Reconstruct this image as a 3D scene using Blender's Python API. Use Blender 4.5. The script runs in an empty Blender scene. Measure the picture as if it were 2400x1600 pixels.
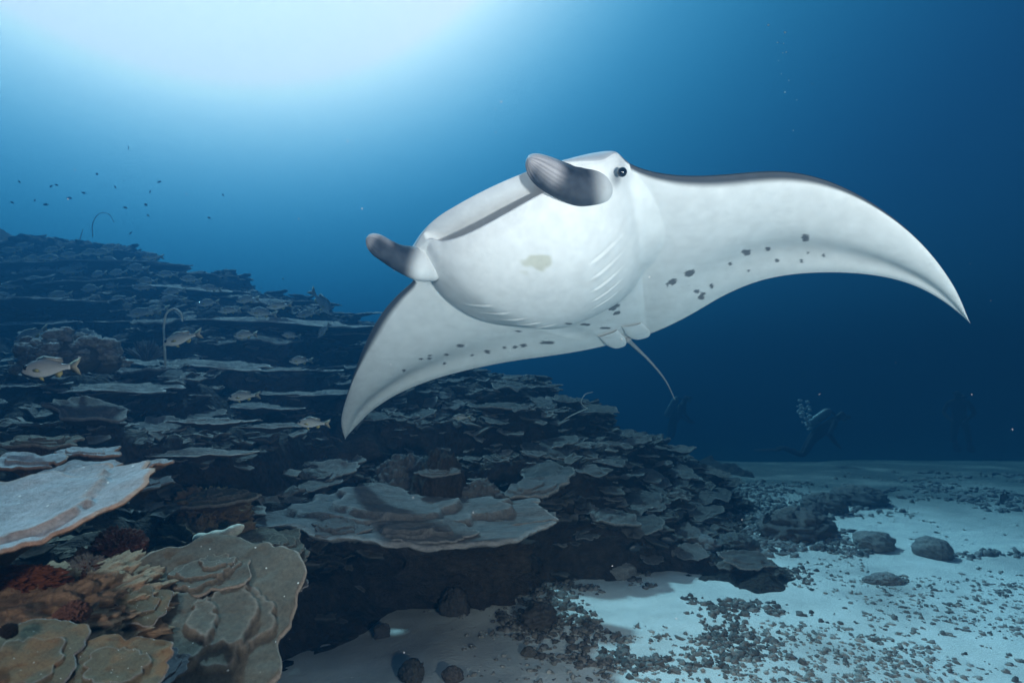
import bpy, bmesh, math, random
import numpy as np
from mathutils import Vector, Matrix

random.seed(7)
RNG = np.random.default_rng(11)
S = bpy.context.scene
COL = S.collection
rad = math.radians

# ------------------------------------------------------------------ camera
CAM_Z, PITCH, FPX = 1.3, rad(4), 1430.0          # focal length in photo pixels (2400 wide)
cam = bpy.data.cameras.new("camera")
cam.sensor_width = 36.0
cam.lens = FPX / 2400 * 36
cam.clip_start, cam.clip_end = 0.05, 500
camo = bpy.data.objects.new("camera", cam)
COL.objects.link(camo)
camo.location = (0, 0, CAM_Z)
camo.rotation_euler = (rad(90) + PITCH, 0, 0)
S.camera = camo
cam.dof.use_dof = True
cam.dof.focus_distance = 2.5
cam.dof.aperture_fstop = 4.5

# ------------------------------------------------------------------ water light (world), sun, exposure
SUN_EL, SUN_AZ = rad(50), rad(-30)               # azimuth from +Y, negative = towards -X
SUN_DIR = Vector((math.sin(SUN_AZ) * math.cos(SUN_EL), math.cos(SUN_AZ) * math.cos(SUN_EL), math.sin(SUN_EL)))
w = bpy.data.worlds.new("World")
S.world = w
w.use_nodes = True
nt = w.node_tree
nt.nodes.clear()
out = nt.nodes.new("ShaderNodeOutputWorld")
bg = nt.nodes.new("ShaderNodeBackground")
nt.links.new(bg.outputs[0], out.inputs[0])
tc = nt.nodes.new("ShaderNodeTexCoord")
nrm = nt.nodes.new("ShaderNodeVectorMath"); nrm.operation = 'NORMALIZE'
nt.links.new(tc.outputs["Generated"], nrm.inputs[0])
dot = nt.nodes.new("ShaderNodeVectorMath"); dot.operation = 'DOT_PRODUCT'
dot.inputs[1].default_value = SUN_DIR
nt.links.new(nrm.outputs[0], dot.inputs[0])
ac = nt.nodes.new("ShaderNodeMath"); ac.operation = 'ARCCOSINE'
nt.links.new(dot.outputs["Value"], ac.inputs[0])
dv = nt.nodes.new("ShaderNodeMath"); dv.operation = 'DIVIDE'; dv.inputs[1].default_value = rad(120)
nt.links.new(ac.outputs[0], dv.inputs[0])
ramp = nt.nodes.new("ShaderNodeValToRGB")
ramp.color_ramp.interpolation = 'B_SPLINE'
stops = [(0, (3.3, 2.5, 2.1)), (13, (2.9, 2.35, 2.0)), (20, (1.95, 1.80, 1.60)), (24.5, (1.08, 1.20, 1.18)), (28.5, (.50, .78, .92)), (33, (.17, .46, .66)), (38, (.055, .265, .44)),
         (45, (.020, .150, .28)), (53, (.008, .075, .17)), (61, (.004, .036, .10)), (76, (.002, .023, .066)), (120, (.002, .019, .055))]
el = ramp.color_ramp.elements
while len(el) < len(stops):
    el.new(0.5)
for e, (a, c) in zip(el, stops):
    e.position = a / 120
    e.color = (*c, 1)
nt.links.new(dv.outputs[0], ramp.inputs[0])
sky = nt.nodes.new("ShaderNodeTexSky")
sky.sky_type = 'NISHITA'
sky.sun_disc = False
sky.sun_elevation = SUN_EL
sky.sun_rotation = SUN_AZ
tint = nt.nodes.new("ShaderNodeVectorMath"); tint.operation = 'MULTIPLY'
tint.inputs[1].default_value = (.002, .009, .016)      # daylight that the water lets through
nt.links.new(sky.outputs[0], tint.inputs[0])
add = nt.nodes.new("ShaderNodeVectorMath"); add.operation = 'ADD'
nt.links.new(ramp.outputs[0], add.inputs[0])
nt.links.new(tint.outputs[0], add.inputs[1])
nt.links.new(add.outputs[0], bg.inputs[0])
bg.inputs[1].default_value = 1.0

sun = bpy.data.lights.new("sun", 'SUN')
sun.energy = 5.0
sun.angle = rad(4)
sun.color = (.46, .77, 1.0)        # sunlight after ten metres of sea
suno = bpy.data.objects.new("sun", sun)
COL.objects.link(suno)
suno.rotation_euler = SUN_DIR.to_track_quat('Z', 'Y').to_euler()

# the photographer's two flash heads, on arms either side of the camera: the photo's near coral and belly are lit by them
for fx, fe in ((-.75, 145), (1.05, 450)):
    fl = bpy.data.lights.new("strobe", 'SPOT')
    fl.energy = fe
    fl.color = (1.0, .885, .87)
    fl.spot_size, fl.spot_blend = rad(105), 1.0
    fl.shadow_soft_size = .09
    fo = bpy.data.objects.new("strobe", fl)
    COL.objects.link(fo)
    fo.location = (fx, -.45, CAM_Z + (.2 if fx < 0 else -.15))
    d = Vector((.85 if fx > 0 else .15, 2.6, 1.95)) - fo.location
    fo.rotation_euler = (-d).to_track_quat('Z', 'Y').to_euler()

S.view_settings.view_transform = 'Standard'
S.view_settings.look = 'None'
S.view_settings.exposure = 0.35
S.view_settings.gamma = 1.0
S.render.engine = 'CYCLES'
S.cycles.use_denoising = True
try:
    S.cycles.denoiser = 'OPENIMAGEDENOISE'
except Exception:
    pass
S.cycles.max_bounces = 6
S.cycles.diffuse_bounces = 3
S.cycles.volume_bounces = 1
S.cycles.caustics_reflective = False
S.cycles.caustics_refractive = False

# ------------------------------------------------------------------ helpers
def at(px, py, y, disp=True):
    """world point seen at a photo position, at depth y metres in front of the camera plane"""
    k = .98 if disp else 1.0
    cx, up = (px / k - 1200) / FPX, (800 - py / k) / FPX
    fy, fz = math.cos(PITCH) - up * math.sin(PITCH), math.sin(PITCH) + up * math.cos(PITCH)
    t = y / fy
    return Vector((cx * t, y, CAM_Z + fz * t))

def _hash(ix, iy, iz):
    h = (ix * 374761393 + iy * 668265263 + iz * 2147483647 + 1274126177) & 0xffffffff
    h = ((h ^ (h >> 13)) * 1274126177) & 0xffffffff
    h = ((h ^ (h >> 16)) * 2246822519) & 0xffffffff
    return ((h ^ (h >> 15)) & 0xffffff) / 16777215.0

def vnoise(p):
    p = np.asarray(p, float)
    i = np.floor(p).astype(np.int64)
    f = p - i
    f = f * f * f * (f * (f * 6 - 15) + 10)
    r = 0
    for dx in (0, 1):
        for dy in (0, 1):
            for dz in (0, 1):
                wgt = (f[:, 0] if dx else 1 - f[:, 0]) * (f[:, 1] if dy else 1 - f[:, 1]) * (f[:, 2] if dz else 1 - f[:, 2])
                r = r + wgt * _hash(i[:, 0] + dx, i[:, 1] + dy, i[:, 2] + dz)
    return r * 2 - 1

def fbm(p, octaves=4, gain=.5):
    p = np.asarray(p, float)
    a, s, tot = 1.0, 0, 0
    for o in range(octaves):
        s = s + a * vnoise(p * 2 ** o + 17.3 * o)
        tot += a
        a *= gain
    return s / tot

def sstep(a, b, x):
    t = np.clip((x - a) / (b - a), 0, 1)
    return t * t * (3 - 2 * t)

def mesh_np(name, V, F, col=None, smooth=True):
    """mesh from arrays; F is an (n,4) or (n,3) array, or a list of such arrays"""
    Fs = F if isinstance(F, list) else [F]
    me = bpy.data.meshes.new(name)
    V = np.asarray(V, np.float32)
    me.vertices.add(len(V))
    me.vertices.foreach_set("co", V.ravel())
    loops = np.concatenate([np.asarray(f).ravel() for f in Fs]).astype(np.int32)
    sizes = np.concatenate([np.full(len(f), np.asarray(f).shape[1]) for f in Fs]).astype(np.int32)
    me.loops.add(len(loops))
    me.loops.foreach_set("vertex_index", loops)
    me.polygons.add(len(sizes))
    me.polygons.foreach_set("loop_start", np.r_[0, np.cumsum(sizes)[:-1]].astype(np.int32))
    me.polygons.foreach_set("loop_total", sizes)
    me.polygons.foreach_set("use_smooth", np.full(len(sizes), smooth))
    if col is not None:
        a = me.color_attributes.new("Col", 'FLOAT_COLOR', 'POINT')
        c = np.ones((len(V), 4), np.float32)
        c[:, :3] = col
        a.data.foreach_set("color", c.ravel())
    me.update(calc_edges=True)
    me.validate()
    return me

def grid_faces(n, m, wrap_m=False):
    i = np.arange(n - 1)[:, None]
    j = np.arange(m if wrap_m else m - 1)[None, :]
    j2 = (j + 1) % m
    return np.stack([i * m + j, i * m + j2, (i + 1) * m + j2, (i + 1) * m + j], -1).reshape(-1, 4)

def obj(name, me, mat=None, parent=None):
    o = bpy.data.objects.new(name, me)
    COL.objects.link(o)
    if mat is not None and me is not None and len(me.materials) == 0:
        me.materials.append(mat)
    if parent is not None:
        o.parent = parent
    return o

def tag(o, label=None, cat=None, group=None, kind=None):
    if label: o["label"] = label
    if cat: o["category"] = cat
    if group: o["group"] = group
    if kind: o["kind"] = kind
    return o

def thing(name, label, cat, loc=(0, 0, 0), group=None):
    o = bpy.data.objects.new(name, None)
    COL.objects.link(o)
    o.location = loc
    o.empty_display_size = .05
    return tag(o, label, cat, group)

def catmull(P, n):
    P = np.asarray(P, float)
    d = np.r_[0, np.cumsum(np.linalg.norm(np.diff(P, axis=0), axis=1))]
    t = np.linspace(0, d[-1], n)
    m = np.gradient(P, d, axis=0)
    k = np.clip(np.searchsorted(d, t, side='right') - 1, 0, len(d) - 2)
    h = (d[k + 1] - d[k])[:, None]
    u = ((t - d[k]) / (d[k + 1] - d[k]))[:, None]
    return ((2 * u**3 - 3 * u**2 + 1) * P[k] + (u**3 - 2 * u**2 + u) * h * m[k] + (-2 * u**3 + 3 * u**2) * P[k + 1] + (u**3 - u**2) * h * m[k + 1])

def tube(path, radii, m=10, closed_ends=True, squash=1.0):
    path = np.asarray(path, float)
    n = len(path)
    T = np.gradient(path, axis=0)
    T /= np.linalg.norm(T, axis=1)[:, None] + 1e-9
    up = np.array([0, 0, 1.0]) if abs(T[0][2]) < .9 else np.array([1.0, 0, 0])
    V = []
    for i in range(n):
        a = np.cross(T[i], up); a /= np.linalg.norm(a) + 1e-9
        b = np.cross(a, T[i]); up = b
        th = np.linspace(0, 2 * np.pi, m, endpoint=False)
        V.append(path[i] + radii[i] * (np.cos(th)[:, None] * a + squash * np.sin(th)[:, None] * b))
    V = np.concatenate(V)
    F = [grid_faces(n, m, True)]
    if closed_ends:
        V = np.vstack([V, path[:1], path[-1:]])
        j = np.arange(m); j2 = (j + 1) % m
        F.append(np.stack([np.full(m, n * m), j2, j], 1))
        F.append(np.stack([np.full(m, n * m + 1), (n - 1) * m + j, (n - 1) * m + j2], 1))
    return V, F

# ------------------------------------------------------------------ materials
def new_mat(name):
    m = bpy.data.materials.new(name)
    m.use_nodes = True
    b = m.node_tree.nodes["Principled BSDF"]
    return m, m.node_tree, b

def attr_mat(name, scale=30, amount=.25, rough=.75, bump=.3, bump_scale=120, bump_dist=.01, spec=.3, speck=None):
    """vertex colour x noise, with fine relief"""
    m, t, b = new_mat(name)
    N, L = t.nodes, t.links
    at_ = N.new("ShaderNodeAttribute"); at_.attribute_name = "Col"
    tcd = N.new("ShaderNodeTexCoord")
    n1 = N.new("ShaderNodeTexNoise"); n1.inputs["Scale"].default_value = scale; n1.inputs["Detail"].default_value = 6
    n1.inputs["Roughness"].default_value = .65
    L.new(tcd.outputs["Object"], n1.inputs["Vector"])
    mr = N.new("ShaderNodeMapRange")
    mr.inputs["From Min"].default_value = .3; mr.inputs["From Max"].default_value = .7
    mr.inputs["To Min"].default_value = 1 - amount; mr.inputs["To Max"].default_value = 1 + amount
    L.new(n1.outputs["Fac"], mr.inputs["Value"])
    mul = N.new("ShaderNodeVectorMath"); mul.operation = 'MULTIPLY'
    L.new(at_.outputs["Color"], mul.inputs[0]); L.new(mr.outputs["Result"], mul.inputs[1])
    last = mul.outputs[0]
    if speck:
        v = N.new("ShaderNodeTexVoronoi"); v.inputs["Scale"].default_value = speck[0]
        L.new(tcd.outputs["Object"], v.inputs["Vector"])
        cmp_ = N.new("ShaderNodeMapRange")
        cmp_.inputs["From Min"].default_value = speck[1]; cmp_.inputs["From Max"].default_value = speck[1] * .5
        L.new(v.outputs["Distance"], cmp_.inputs["Value"])
        mx = N.new("ShaderNodeMix"); mx.data_type = 'RGBA'
        L.new(cmp_.outputs["Result"], mx.inputs["Factor"]); L.new(last, mx.inputs[6])
        mx.inputs[7].default_value = (*speck[2], 1)
        last = mx.outputs[2]
    L.new(last, b.inputs["Base Color"])
    b.inputs["Roughness"].default_value = rough
    b.inputs["Specular IOR Level"].default_value = spec
    if bump:
        n2 = N.new("ShaderNodeTexNoise"); n2.inputs["Scale"].default_value = bump_scale; n2.inputs["Detail"].default_value = 5
        L.new(tcd.outputs["Object"], n2.inputs["Vector"])
        bp = N.new("ShaderNodeBump"); bp.inputs["Strength"].default_value = bump; bp.inputs["Distance"].default_value = bump_dist
        L.new(n2.outputs["Fac"], bp.inputs["Height"]); L.new(bp.outputs[0], b.inputs["Normal"])
    return m

def plain_mat(name, col, rough=.6, spec=.3, alpha=None):
    m, t, b = new_mat(name)
    N, L = t.nodes, t.links
    tcd = N.new("ShaderNodeTexCoord")
    n1 = N.new("ShaderNodeTexNoise"); n1.inputs["Scale"].default_value = 25; n1.inputs["Detail"].default_value = 5
    L.new(tcd.outputs["Object"], n1.inputs["Vector"])
    cr = N.new("ShaderNodeValToRGB")
    cr.color_ramp.elements[0].position = .3; cr.color_ramp.elements[1].position = .7
    cr.color_ramp.elements[0].color = (*[c * .75 for c in col], 1); cr.color_ramp.elements[1].color = (*[min(1, c * 1.2) for c in col], 1)
    L.new(n1.outputs["Fac"], cr.inputs[0]); L.new(cr.outputs[0], b.inputs["Base Color"])
    b.inputs["Roughness"].default_value = rough
    b.inputs["Specular IOR Level"].default_value = spec
    return m

M_SKIN = attr_mat("manta_skin", 16, .085, .72, .22, 130, .004, .15)
M_CORAL = attr_mat("coral_plate_skin", 22, .28, .8, .55, 90, .012, .2, (6.5, .085, (.75, .72, .66)))
M_FAR = attr_mat("coral_skin_plain", 16, .35, .85, .6, 60, .02, .2)
M_ROCK = attr_mat("reef_rock", 14, .5, .9, .9, 40, .04, .15)
M_SAND = attr_mat("sand", 3.0, .16, .95, .5, 55, .012, .1)
M_FISH = attr_mat("fish_scales", 40, .12, .4, .15, 300, .002, .5)
M_FIN = attr_mat("fish_fin", 40, .12, .5, .1, 300, .002, .4)
M_RUB = attr_mat("rubble", 30, .35, .9, .5, 90, .01, .15)
M_EYE = plain_mat("eye_black", (.008, .008, .01), .15, .6)
M_WHIP = plain_mat("whip_coral", (.55, .55, .50), .8)
M_SUIT = plain_mat("wetsuit", (.015, .015, .018), .7)
M_TANK = plain_mat("tank_metal", (.30, .30, .32), .4)
M_SKINH = plain_mat("person_skin", (.45, .28, .20), .6)

# ------------------------------------------------------------------ reef height field
TPS_SKY = [(-300, 470, 8), (0, 535, 8), (150, 560, 8), (300, 590, 8), (400, 620, 8), (520, 660, 8), (700, 700, 8), (830, 740, 8.2), (1000, 875, 8),
           (1190, 895, 7.5), (1300, 935, 7.2), (1440, 995, 7), (1560, 1055, 6.8), (1640, 1120, 6.2)]
TPS_MID = [(0, 650, 6.6), (300, 668, 6.6), (550, 700, 6.8), (0, 742, 5.6), (300, 745, 5.6), (560, 752, 5.7), (780, 790, 6.2), (100, 850, 4.7), (400, 852, 4.7),
           (650, 865, 5.0), (760, 895, 5.0), (0, 905, 3.7), (200, 905, 3.7), (380, 920, 3.8), (560, 950, 4.2), (740, 920, 4.5), (0, 1030, 3.0),
           (200, 1030, 3.1), (400, 1040, 3.3), (550, 1060, 3.4), (650, 1085, 4.4), (700, 1050, 4.55), (850, 1040, 4.7), (800, 1090, 4.45), (900, 975, 4.8),
           (1050, 965, 5.2), (1200, 975, 5.5), (1350, 1030, 5.6), (1000, 1020, 4.4), (1150, 1060, 4.5), (1250, 1100, 4.5), (1400, 1100, 5.0),
           (1500, 1140, 5.2), (1000, 1150, 4.45), (1100, 1160, 4.45), (1230, 1165, 4.5), (1400, 1220, 4.3), (1550, 1210, 4.8), (1650, 1260, 4.7)]
TPS_W = [(.9, 4.1, -.05), (.3, 4.1, -.08), (-.3, 4.0, -.08), (-.70, 3.55, -.05), (1.4, 3.95, .0), (2.05, 4.6, -.05), (2.2, 5.5, -.05), (2.8, 7, -.05), (2.8, 9, -.2),
         (0, 3.0, -.25), (.8, 3.0, -.25), (-.55, 2.6, -.2), (-.3, 2.0, -.2), (-.2, 1.2, -.3), (2.8, 4.4, -.3), (3.4, 6, -.4), (1.6, 3.2, -.4),
         (-1.1, 1.45, .60), (-.92, 1.6, .38), (-.80, 1.95, -.1), (-1.5, 2.2, .6), (-1.25, 2.5, .1), (-1.7, 1.5, .75), (-2, 2.5, .90), (-.75, 1.0, .42), (-.45, 1.0, -.1), (-.62, 1.5, -.15), (-1.05, 2.72, -.08), (-1.45, 2.95, .5), (-1.05, 3.1, .12),
         (-1.5, .8, .65), (-3, 1, 1.2), (-5, 3, 2.2), (-.9, .2, .3), (-2.5, -.5, .6)]
CP = [at(*p) for p in TPS_SKY + TPS_MID]
CP += [Vector((p.x * 1.1, p.y + 2.5, p.z - 1.3)) for p in (at(*q) for q in TPS_SKY)]
CP += [Vector(p) for p in TPS_W]
CP = np.array([tuple(p) for p in CP])
def _U(r2):
    return .5 * r2 * np.log(r2 + 1e-9)
_n = len(CP)
_K = _U(((CP[:, None, :2] - CP[None, :, :2])**2).sum(2)) + np.eye(_n) * .02
_P = np.c_[np.ones(_n), CP[:, :2]]
_A = np.block([[_K, _P], [_P.T, np.zeros((3, 3))]])
_W = np.linalg.solve(_A, np.r_[CP[:, 2], 0, 0, 0])
def reef_base(x, y):
    x = np.asarray(x, float); y = np.asarray(y, float)
    r2 = (x[:, None] - CP[None, :, 0])**2 + (y[:, None] - CP[None, :, 1])**2
    return _U(r2) @ _W[:_n] + _W[_n] + _W[_n + 1] * x + _W[_n + 2] * y
def reef_h(x, y):
    h = reef_base(x, y)
    p = np.c_[x, y, np.zeros(len(x))]
    a = sstep(-.16, .12, h)
    rough = .16 * fbm(p * 1.7, 5, .55) + .10 * np.abs(fbm(p * 5 + 4, 5, .65))
    st = .34                                     # ledges
    q = (h + .12 * fbm(p * .9 + 9, 2)) / st
    fr = q - np.floor(q)
    ter = (np.floor(q) + sstep(.30, .72, fr)) * st
    h2 = h + a * (.75 * (ter - h) + rough)
    return h2
def sand_h(x, y):
    p = np.c_[x, y, np.zeros(len(x))]
    return .05 * fbm(p * .5 + 3, 3) + .012 * fbm(p * 3.1, 3) - .035 * np.minimum(np.maximum(0, y - 9), 14)**1.6      # falls away into deeper water

# sand: one sheet, finer close by
ax = np.sinh(np.linspace(-3.6, 3.6, 420)) / np.sinh(3.6) * 44
ay = np.sinh(np.linspace(-1.6, 3.6, 420)) / np.sinh(3.6) * 44 + 3.5
X, Y = np.meshgrid(ax, ay)
x, y = X.ravel(), Y.ravel()
z = sand_h(x, y)
p3 = np.c_[x, y, np.zeros(len(x))]
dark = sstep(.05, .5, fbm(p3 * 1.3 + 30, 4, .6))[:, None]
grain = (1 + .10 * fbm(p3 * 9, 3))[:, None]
bed_fade = (np.clip(sstep(4.6, 8.8, y + 1.8 * fbm(p3 * .6 + 7, 3)) * (.95 + .35 * fbm(p3 * 2.3 + 2, 4)), 0, 1))[:, None]      # rubble and algae beds, darkened with distance to paint in the haze fade
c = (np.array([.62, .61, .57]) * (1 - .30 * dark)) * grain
c = c * (1 - bed_fade) + np.array([.10, .11, .105]) * grain * bed_fade
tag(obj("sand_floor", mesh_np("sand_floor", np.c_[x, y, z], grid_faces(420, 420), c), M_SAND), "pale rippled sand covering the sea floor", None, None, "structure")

# reef rock
NG = 520
gx = np.linspace(-10, 3.4, NG); gy = np.linspace(.1, 11.5, NG)
X, Y = np.meshgrid(gx, gy)
x, y = X.ravel(), Y.ravel()
z = reef_h(x, y)
p3 = np.c_[x, y, z]
n1 = fbm(p3 * 2.2 + 5, 4, .6)[:, None]
n2 = fbm(p3 * 6 + 50, 3, .6)[:, None]
c = np.array([.036, .027, .021]) * (1 + .7 * n1) + np.array([.035, .030, .026]) * np.clip(n2, 0, 1)
tag(obj("reef_rock", mesh_np("reef_rock", p3, grid_faces(NG, NG), np.clip(c, .008, 1)), M_ROCK), "dark brown reef rock rising as a terraced slope", None, None, "structure")

# ------------------------------------------------------------------ manta ray
LEL = [(.517, .477, .106), (.486, .554, .039), (.453, .644, -.008), (.418, .741, -.038), (.387, .841, -.06), (.348, .94, -.073), (.304, 1.033, -.1), (.251, 1.115, -.142), (.183, 1.186, -.186), (.115, 1.248, -.239), (.042, 1.303, -.296), (-.042, 1.35, -.343), (-.127, 1.39, -.395), (-.216, 1.422, -.445), (-.309, 1.45, -.489), (-.405, 1.468, -.534), (-.507, 1.488, -.557)]
TEL = [(-.509, 1.486, -.562), (-.433, 1.439, -.507), (-.38, 1.382, -.437), (-.342, 1.311, -.372), (-.328, 1.226, -.312), (-.323, 1.135, -.261), (-.339, 1.044, -.211), (-.357, .95, -.168), (-.399, .864, -.126), (-.438, .771, -.096), (-.492, .684, -.074), (-.544, .594, -.059), (-.597, .503, -.054), (-.646, .411, -.05), (-.692, .317, -.042), (-.738, .224, -.029), (-.804, .149, -.001)]
LER = [(.513, -.404, .018), (.496, -.516, .018), (.474, -.626, .013), (.436, -.732, .003), (.39, -.834, -.012), (.33, -.929, -.023), (.267, -1.023, -.035), (.199, -1.112, -.044), (.128, -1.2, -.051), (.058, -1.288, -.058), (-.015, -1.374, -.064), (-.089, -1.46, -.067), (-.162, -1.546, -.071), (-.237, -1.63, -.077), (-.313, -1.713, -.091), (-.397, -1.781, -.119), (-.492, -1.841, -.13)]
TER = [(-.492, -1.841, -.13), (-.455, -1.731, -.105), (-.405, -1.624, -.094), (-.357, -1.516, -.082), (-.327, -1.402, -.075), (-.303, -1.286, -.065), (-.3, -1.168, -.059), (-.309, -1.05, -.051), (-.337, -.936, -.044), (-.379, -.825, -.035), (-.426, -.717, -.029), (-.481, -.612, -.022), (-.539, -.508, -.019), (-.602, -.408, -.015), (-.665, -.308, -.009), (-.724, -.205, -.002), (-.776, -.099, .008)]
MR = Matrix(((-.47187, .87019, -.14178), (-.83554, -.39004, .38696), (.28143, .30106, .91113)))
MT = Vector((.2769, 2.8848, 1.7669))
#SPOTS_A
SPOTS = [(-0.068, 1.009, -0.164, -0, 0.012, -0.006, -0.036, -0.001, 0.004), (-0.207, 1.011, -0.162, 0, 0.004, -0.002, -0.008, -0.001, -0.001), (-0.216, 1.063, -0.195, 0.001, 0.005, -0.002, -0.012, -0.002, -0.003), (-0.258, 0.98, -0.163, 0.001, 0.006, -0.003, -0.012, -0.002, -0.003), (-0.26, 0.891, -0.119, -0, 0.008, -0.003, -0.012, -0.002, -0.002), (-0.164, 0.868, -0.099, -0.003, 0.009, -0.002, -0.019, -0.002, 0.001), (-0.157, 0.782, -0.08, -0.01, 0.015, -0.001, -0.034, -0.004, 0.004), (-0.226, 0.699, -0.067, -0.006, 0.008, -0, -0.017, -0.003, 0.001), (-0.319, 0.765, -0.086, -0.001, 0.005, -0.002, -0.011, -0.002, -0.001), (-0.188, 0.522, -0.062, 0.004, 0.024, -0.002, -0.031, -0.002, 0.002), (-0.229, 0.425, -0.049, 0.008, 0.025, -0.004, -0.029, -0.003, 0), (-0.381, 0.584, -0.065, -0.017, 0.006, -0.001, -0.015, -0.008, -0), (-0.388, 0.51, -0.061, -0.008, 0.012, -0.001, -0.019, -0.004, -0), (-0.43, 0.531, -0.063, -0.008, 0.011, -0.001, -0.016, -0.003, -0), (-0.461, 0.516, -0.062, -0.011, 0.014, -0.001, -0.025, -0.005, 0), (-0.308, 0.487, -0.057, -0.002, 0.003, -0, -0.007, -0.002, 0), (-0.282, 0.116, -0.033, 0.007, 0.03, -0.003, -0.04, -0.008, 0.009), (-0.374, 0.101, -0.027, 0.004, 0.021, -0.001, -0.022, -0.004, 0.002), (-0.514, -0.014, -0.014, -0.024, 0.021, 0.002, -0.015, -0.005, 0.001), (-0.039, -0.055, -0.17, -0.029, 0.007, 0.009, -0.022, -0.008, 0.007), (-0.377, -0.077, -0.025, -0.022, 0.02, 0.001, -0.015, -0.006, 0.001), (-0.169, -0.378, -0.034, -0.014, 0.013, 0.001, -0.008, -0.004, 0.001), (-0.07, -0.676, -0.047, -0.019, 0.011, 0.003, -0.018, -0.012, 0.002), (-0.114, -0.792, -0.042, -0.015, 0.006, 0.003, -0.016, -0.01, 0.003), (-0.027, -0.84, -0.061, -0.011, 0.006, 0.002, -0.01, -0.007, 0.001), (-0.063, -0.868, -0.057, -0.013, 0.005, 0.003, -0.014, -0.01, 0.002), (-0.018, -0.892, -0.066, -0.011, 0.006, 0.002, -0.01, -0.007, 0.001), (-0.212, -0.872, -0.032, -0.005, 0.005, 0, -0.01, -0.007, -0.001), (-0.248, -0.708, -0.027, -0.006, 0.006, -0, -0.011, -0.007, -0), (-0.273, -0.625, -0.027, -0.02, 0.004, -0, -0.015, -0.013, -0), (-0.297, -0.531, -0.026, -0.008, 0.008, 0, -0.015, -0.008, -0), (-0.336, -0.485, -0.025, -0.01, 0.009, 0, -0.016, -0.009, -0), (-0.354, -0.44, -0.024, -0.012, 0.012, 0, -0.02, -0.01, -0), (-0.416, -0.336, -0.022, -0.019, 0.018, 0.001, -0.02, -0.009, 0.001), (-0.44, -0.314, -0.021, -0.016, 0.015, 0.001, -0.018, -0.008, 0), (-0.059, -1.034, -0.072, -0.011, 0.003, 0.003, -0.017, -0.013, 0.002), (-0.213, -0.869, -0.032, -0.005, 0.005, 0, -0.012, -0.008, -0.001)]
#SPOTS_B

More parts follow.
